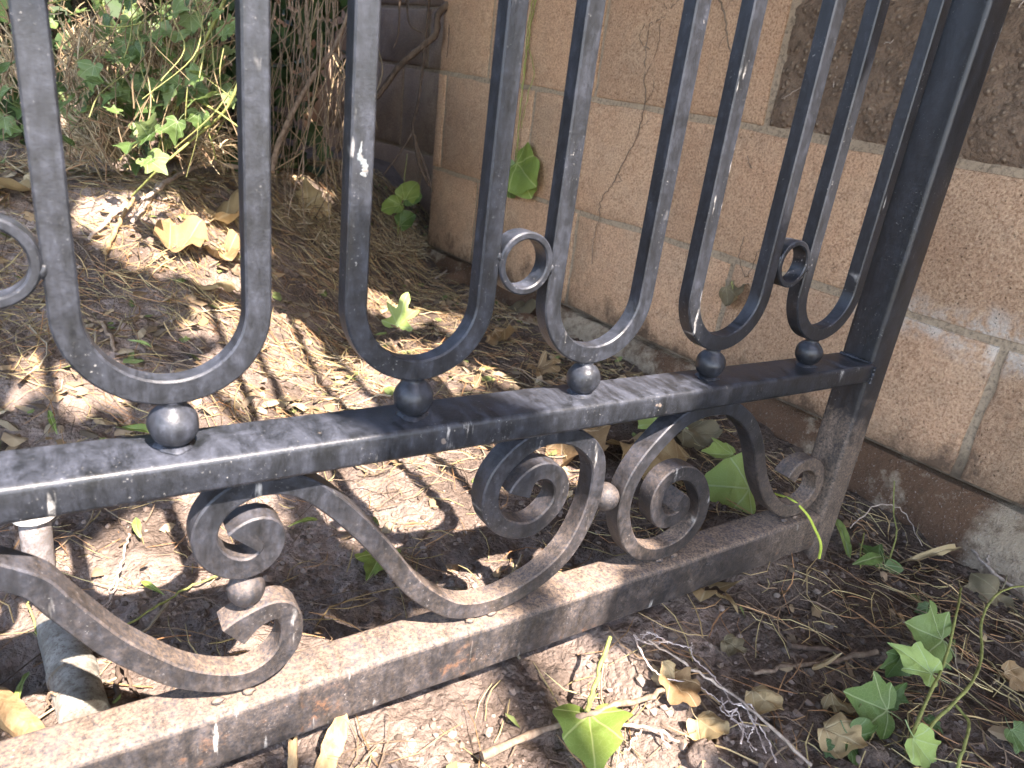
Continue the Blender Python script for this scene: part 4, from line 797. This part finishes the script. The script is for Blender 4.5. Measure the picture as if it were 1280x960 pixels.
tag(link('soil_crumbs', mb.mesh('soil_crumbs', 30), CRUMB), 'loose soil crumbs and grit on the ground', 'soil', kind='stuff')
# dry brush caught in the ivy
mb = MB()
for (cx, cy, rx, ry, n, ang) in [(110, 90, 34, 66, 620, 1.9), (125, 170, 44, 26, 560, 2.3), (240, 45, 34, 45, 220, 1.2), (185, 75, 24, 36, 300, 1.9), (500, 290, 45, 30, 260, 2.2), (430, 300, 40, 25, 200, 2.6), (250, 130, 40, 50, 160, 1.0), (10, 80, 22, 60, 120, 2.2), (265, 180, 40, 25, 160, 2.6), (390, 270, 45, 25, 200, 2.5), (510, 310, 40, 14, 160, 2.9), (60, 200, 60, 12, 130, 2.8), (320, 120, 20, 70, 90, 1.3)]:
    for q in range(n):
        x = cx + random.gauss(0, .5) * rx; y = cy + random.gauss(0, .5) * ry; g = gpt(x, y); d = min(depth_of(g) - .02, random.uniform(1.18, 1.42)) if cx < 300 else depth_of(g) - random.uniform(.0, .05)
        C0 = dpt(x, y, d); L = random.uniform(.02, .075); a = random.gauss(ang, .55); dr = (ROT[0] * math.cos(a) - ROT[1] * math.sin(a)) + VIEW * random.gauss(0, .4); t = np.linspace(-.5, .5, 4)
        P = C0 + dr * L * t[:, None] + VIEW * (random.gauss(0, .3) * L * (4 * t * t))[:, None] * .4; k = random.uniform(.6, 1.2)
        mb.tube(P, np.array([.6, 1, 1, .4]) * random.uniform(.0006, .0016), 4, tuple(c * k for c in random.choice([(.40, .31, .18), (.30, .22, .12), (.22, .16, .10), (.46, .37, .24), (.30, .19, .11)])), False)
tag(link('dry_brush', mb.mesh('dry_brush', 80), BRUSH), 'clumps of dry straw and dead needles hanging among the ivy', 'dry brush', kind='stuff')

mb = MB()
for q in range(105):
    x0 = random.gauss(205, 60); x1 = x0 + random.gauss(-15, 40); y0 = random.uniform(-20, 120); y1 = y0 + random.uniform(50, 130); d = random.uniform(1.08, 1.3)
    if not (70 < x0 < 300 and 60 < x1 < 330) or y1 > 225: continue
    P = catmull(np.array([dpt(x0, y0, d), dpt((x0 + x1) / 2 + random.gauss(0, 12), (y0 + y1) / 2, d - .03), dpt(x1, y1, d - random.uniform(0, .06))]), 5); k = random.uniform(.6, 1.15)
    mb.tube(P, random.uniform(.0005, .0012), 4, tuple(c * k for c in random.choice([(.34, .26, .14), (.27, .19, .11), (.20, .14, .08), (.27, .27, .10)])), False)
for q in range(85):
    x0 = random.uniform(310, 470); x1 = x0 + random.gauss(-20, 25); y0 = random.uniform(-30, 160); y1 = y0 + random.uniform(50, 160); d = random.uniform(1.3, 1.75)
    if y1 > 300: continue
    P = catmull(np.array([dpt(x0, y0, d), dpt((x0 + x1) / 2 + random.gauss(0, 14), (y0 + y1) / 2, d - .03), dpt(x1, y1, d - random.uniform(0, .06))]), 5); k = random.uniform(.5, 1.1)
    mb.tube(P, random.uniform(.0005, .0013), 4, tuple(c * k for c in random.choice([(.38, .29, .17), (.28, .20, .12), (.20, .14, .09)])), False)
tag(link('dry_stems', mb.mesh('dry_stems', 80), BRUSH), 'tangle of thin dry stems hanging through the ivy and before the wall', 'dry stems', kind='stuff')

# ------------------------------------------------------------------ unseen shade tree behind the viewer, crown shaped to dapple sun and cut sky light
LIT = []                                                     # gaps in the crown: (u, v, radius), u = x, v = y + z / SLOPE
def uv_of(p): return p[0] + SUNX * p[2] / SLOPE, p[1] + p[2] / SLOPE
for (x, y, r) in [(150, 700, .055), (215, 690, .05), (60, 795, .045), (15, 800, .04), (170, 860, .05), (290, 880, .05), (340, 480, .08), (400, 540, .07), (440, 470, .07), (500, 440, .075), (545, 405, .06), (590, 470, .05), (560, 570, .04), (330, 620, .07), (420, 640, .05), (590, 670, .045), (480, 600, .05), (640, 850, .06), (700, 870, .06), (560, 900, .05), (760, 935, .055), (690, 950, .05), (240, 310, .09), (180, 270, .07), (130, 130, .10), (60, 100, .10), (280, 40, .10), (150, 180, .09), (100, 30, .10), (390, 235, .04), (190, 60, .12), (260, 290, .07), (230, 120, .07), (610, 740, .035), (330, 400, .06), (380, 470, .06), (470, 380, .05), (300, 420, .06), (250, 560, .06), (100, 480, .04)]:
    LIT.append((*uv_of(gpt(x, y)), r))
def fr(px, py): v = ray(px, py); t = (-.0065 - CAM[1]) / v[1]; return CAM + t * v
for (x, y, r) in [(60, 580, .06), (250, 850, .055), (380, 830, .03), (640, 755, .05), (710, 715, .045), (780, 660, .028), (740, 640, .035), (690, 590, .03), (775, 492, .03), (830, 485, .02), (1040, 235, .024), (1066, 140, .022), (1046, 50, .020), (1026, 290, .018), (480, 770, .03), (300, 690, .045), (720, 520, .025), (450, 90, .03), (640, 90, .02), (850, 120, .014), (815, 330, .014)]:
    LIT.append((*uv_of(fr(x, y)), r))
LITA = np.array(LIT)
tree = empty('shade_tree', (0.5, -3.4, float(ground(0.5, -3.4))), 'unseen leafy tree behind the viewer with its crown shaped to shade the fence', 'tree')
mb = MB(); nleaf = 0
while nleaf < 7000:
    u = random.uniform(-.8, 1.25); vv_ = random.uniform(-.6, 2.3); rr = random.uniform(.022, .042)
    ds = np.hypot(LITA[:, 0] - u, LITA[:, 1] - vv_) - LITA[:, 2] * (1.12 + .5 * float(vnoise(u * 16, vv_ * 16, 61)))
    if ds.min() < rr * 1.0: continue
    h = random.uniform(1.15, 1.9); c = Vector((u - SUNX * h / SLOPE, vv_ - h / SLOPE, h)); q = Quaternion(Vector((random.gauss(0, 1), random.gauss(0, 1), random.gauss(0, 1))).normalized(), random.uniform(0, 1.0))
    pts = [(0, -1.4, 0), (.7, -.5, .1), (.75, .4, .1), (0, 1.5, -.1), (-.75, .4, .1), (-.7, -.5, .1)]; mb.add([(q @ Vector(p_)) * rr + c for p_ in pts], [(0, 1, 2, 3), (0, 3, 4, 5)], (.05, .09, .025)); nleaf += 1
while nleaf < 7000 + 5200:  # larger leaves added as a roof to cut sky light on the ground
    u = random.uniform(-2.3, 1.9); vv_ = random.uniform(-1.6, 3.6); rr = random.uniform(.055, .10)
    ds = np.hypot(LITA[:, 0] - u, LITA[:, 1] - vv_) - LITA[:, 2] * (1.12 + .5 * float(vnoise(u * 16, vv_ * 16, 61)))
    if ds.min() < rr * 1.25: continue
    h = random.uniform(1.75, 2.7); c = Vector((u - SUNX * h / SLOPE, vv_ - h / SLOPE, h)); q = Quaternion(Vector((random.gauss(0, 1), random.gauss(0, 1), random.gauss(0, 1))).normalized(), random.uniform(0, .8))
    mb.add([(q @ Vector(p_)) * rr + c for p_ in pts], [(0, 1, 2, 3), (0, 3, 4, 5)], (.05, .09, .025)); nleaf += 1
cr = link('crown', mb.mesh('crown', None, tree.location), STEMC, tree); tag(cr, kind='stuff')
mb = MB(); tb = Vector(tree.location)
mb.tube(np.array([[.5, -3.4, tb.z - .2], [.52, -3.35, .6], [.5, -3.2, 1.4], [.45, -2.9, 2.2], [.4, -2.5, 2.9]]), np.array([.16, .13, .11, .08, .05]), 14)
link('trunk', mb.mesh('trunk', 60, tree.location), TWIG, tree)
for (x1, y1, z1) in [(-.8, -1.6, 2.5), (.2, -1.2, 2.6), (1.2, -1.3, 2.5), (1.7, -2.0, 2.4)]:
    mb = MB(); A = np.array([.48, -3.05, 1.8]); Bq = np.array([x1, y1, z1]); t = np.linspace(0, 1, 9)[:, None]; P = A + (Bq - A) * t + np.array([0, 0, .4]) * np.sin(PI * t) + RNG.normal(0, .02, (9, 3)); mb.tube(P, np.linspace(.05, .012, 9), 8); link('branch', mb.mesh('branch', 60, tree.location), TWIG, tree)

# repeats of one kind carry one group phrase
for o in COL.objects:
    if o.parent is None and 'label' in o.keys():
        g = {'fallen_leaf': 'fallen leaves on the soil', 'grass_blade': 'single blades lying on the soil', 'twig': 'twigs and stalks on the soil', 'stone': 'stones and clods on the soil',
             'dry_vine': 'dry vines on the block wall', 'wood_strip': 'splinters of wood by the bottom rail', 'block_wall': 'stretches of block wall', 'ivy_seedling': 'small ivy shoots'}.get(o.name.split('.')[0])
        if g: o['group'] = g
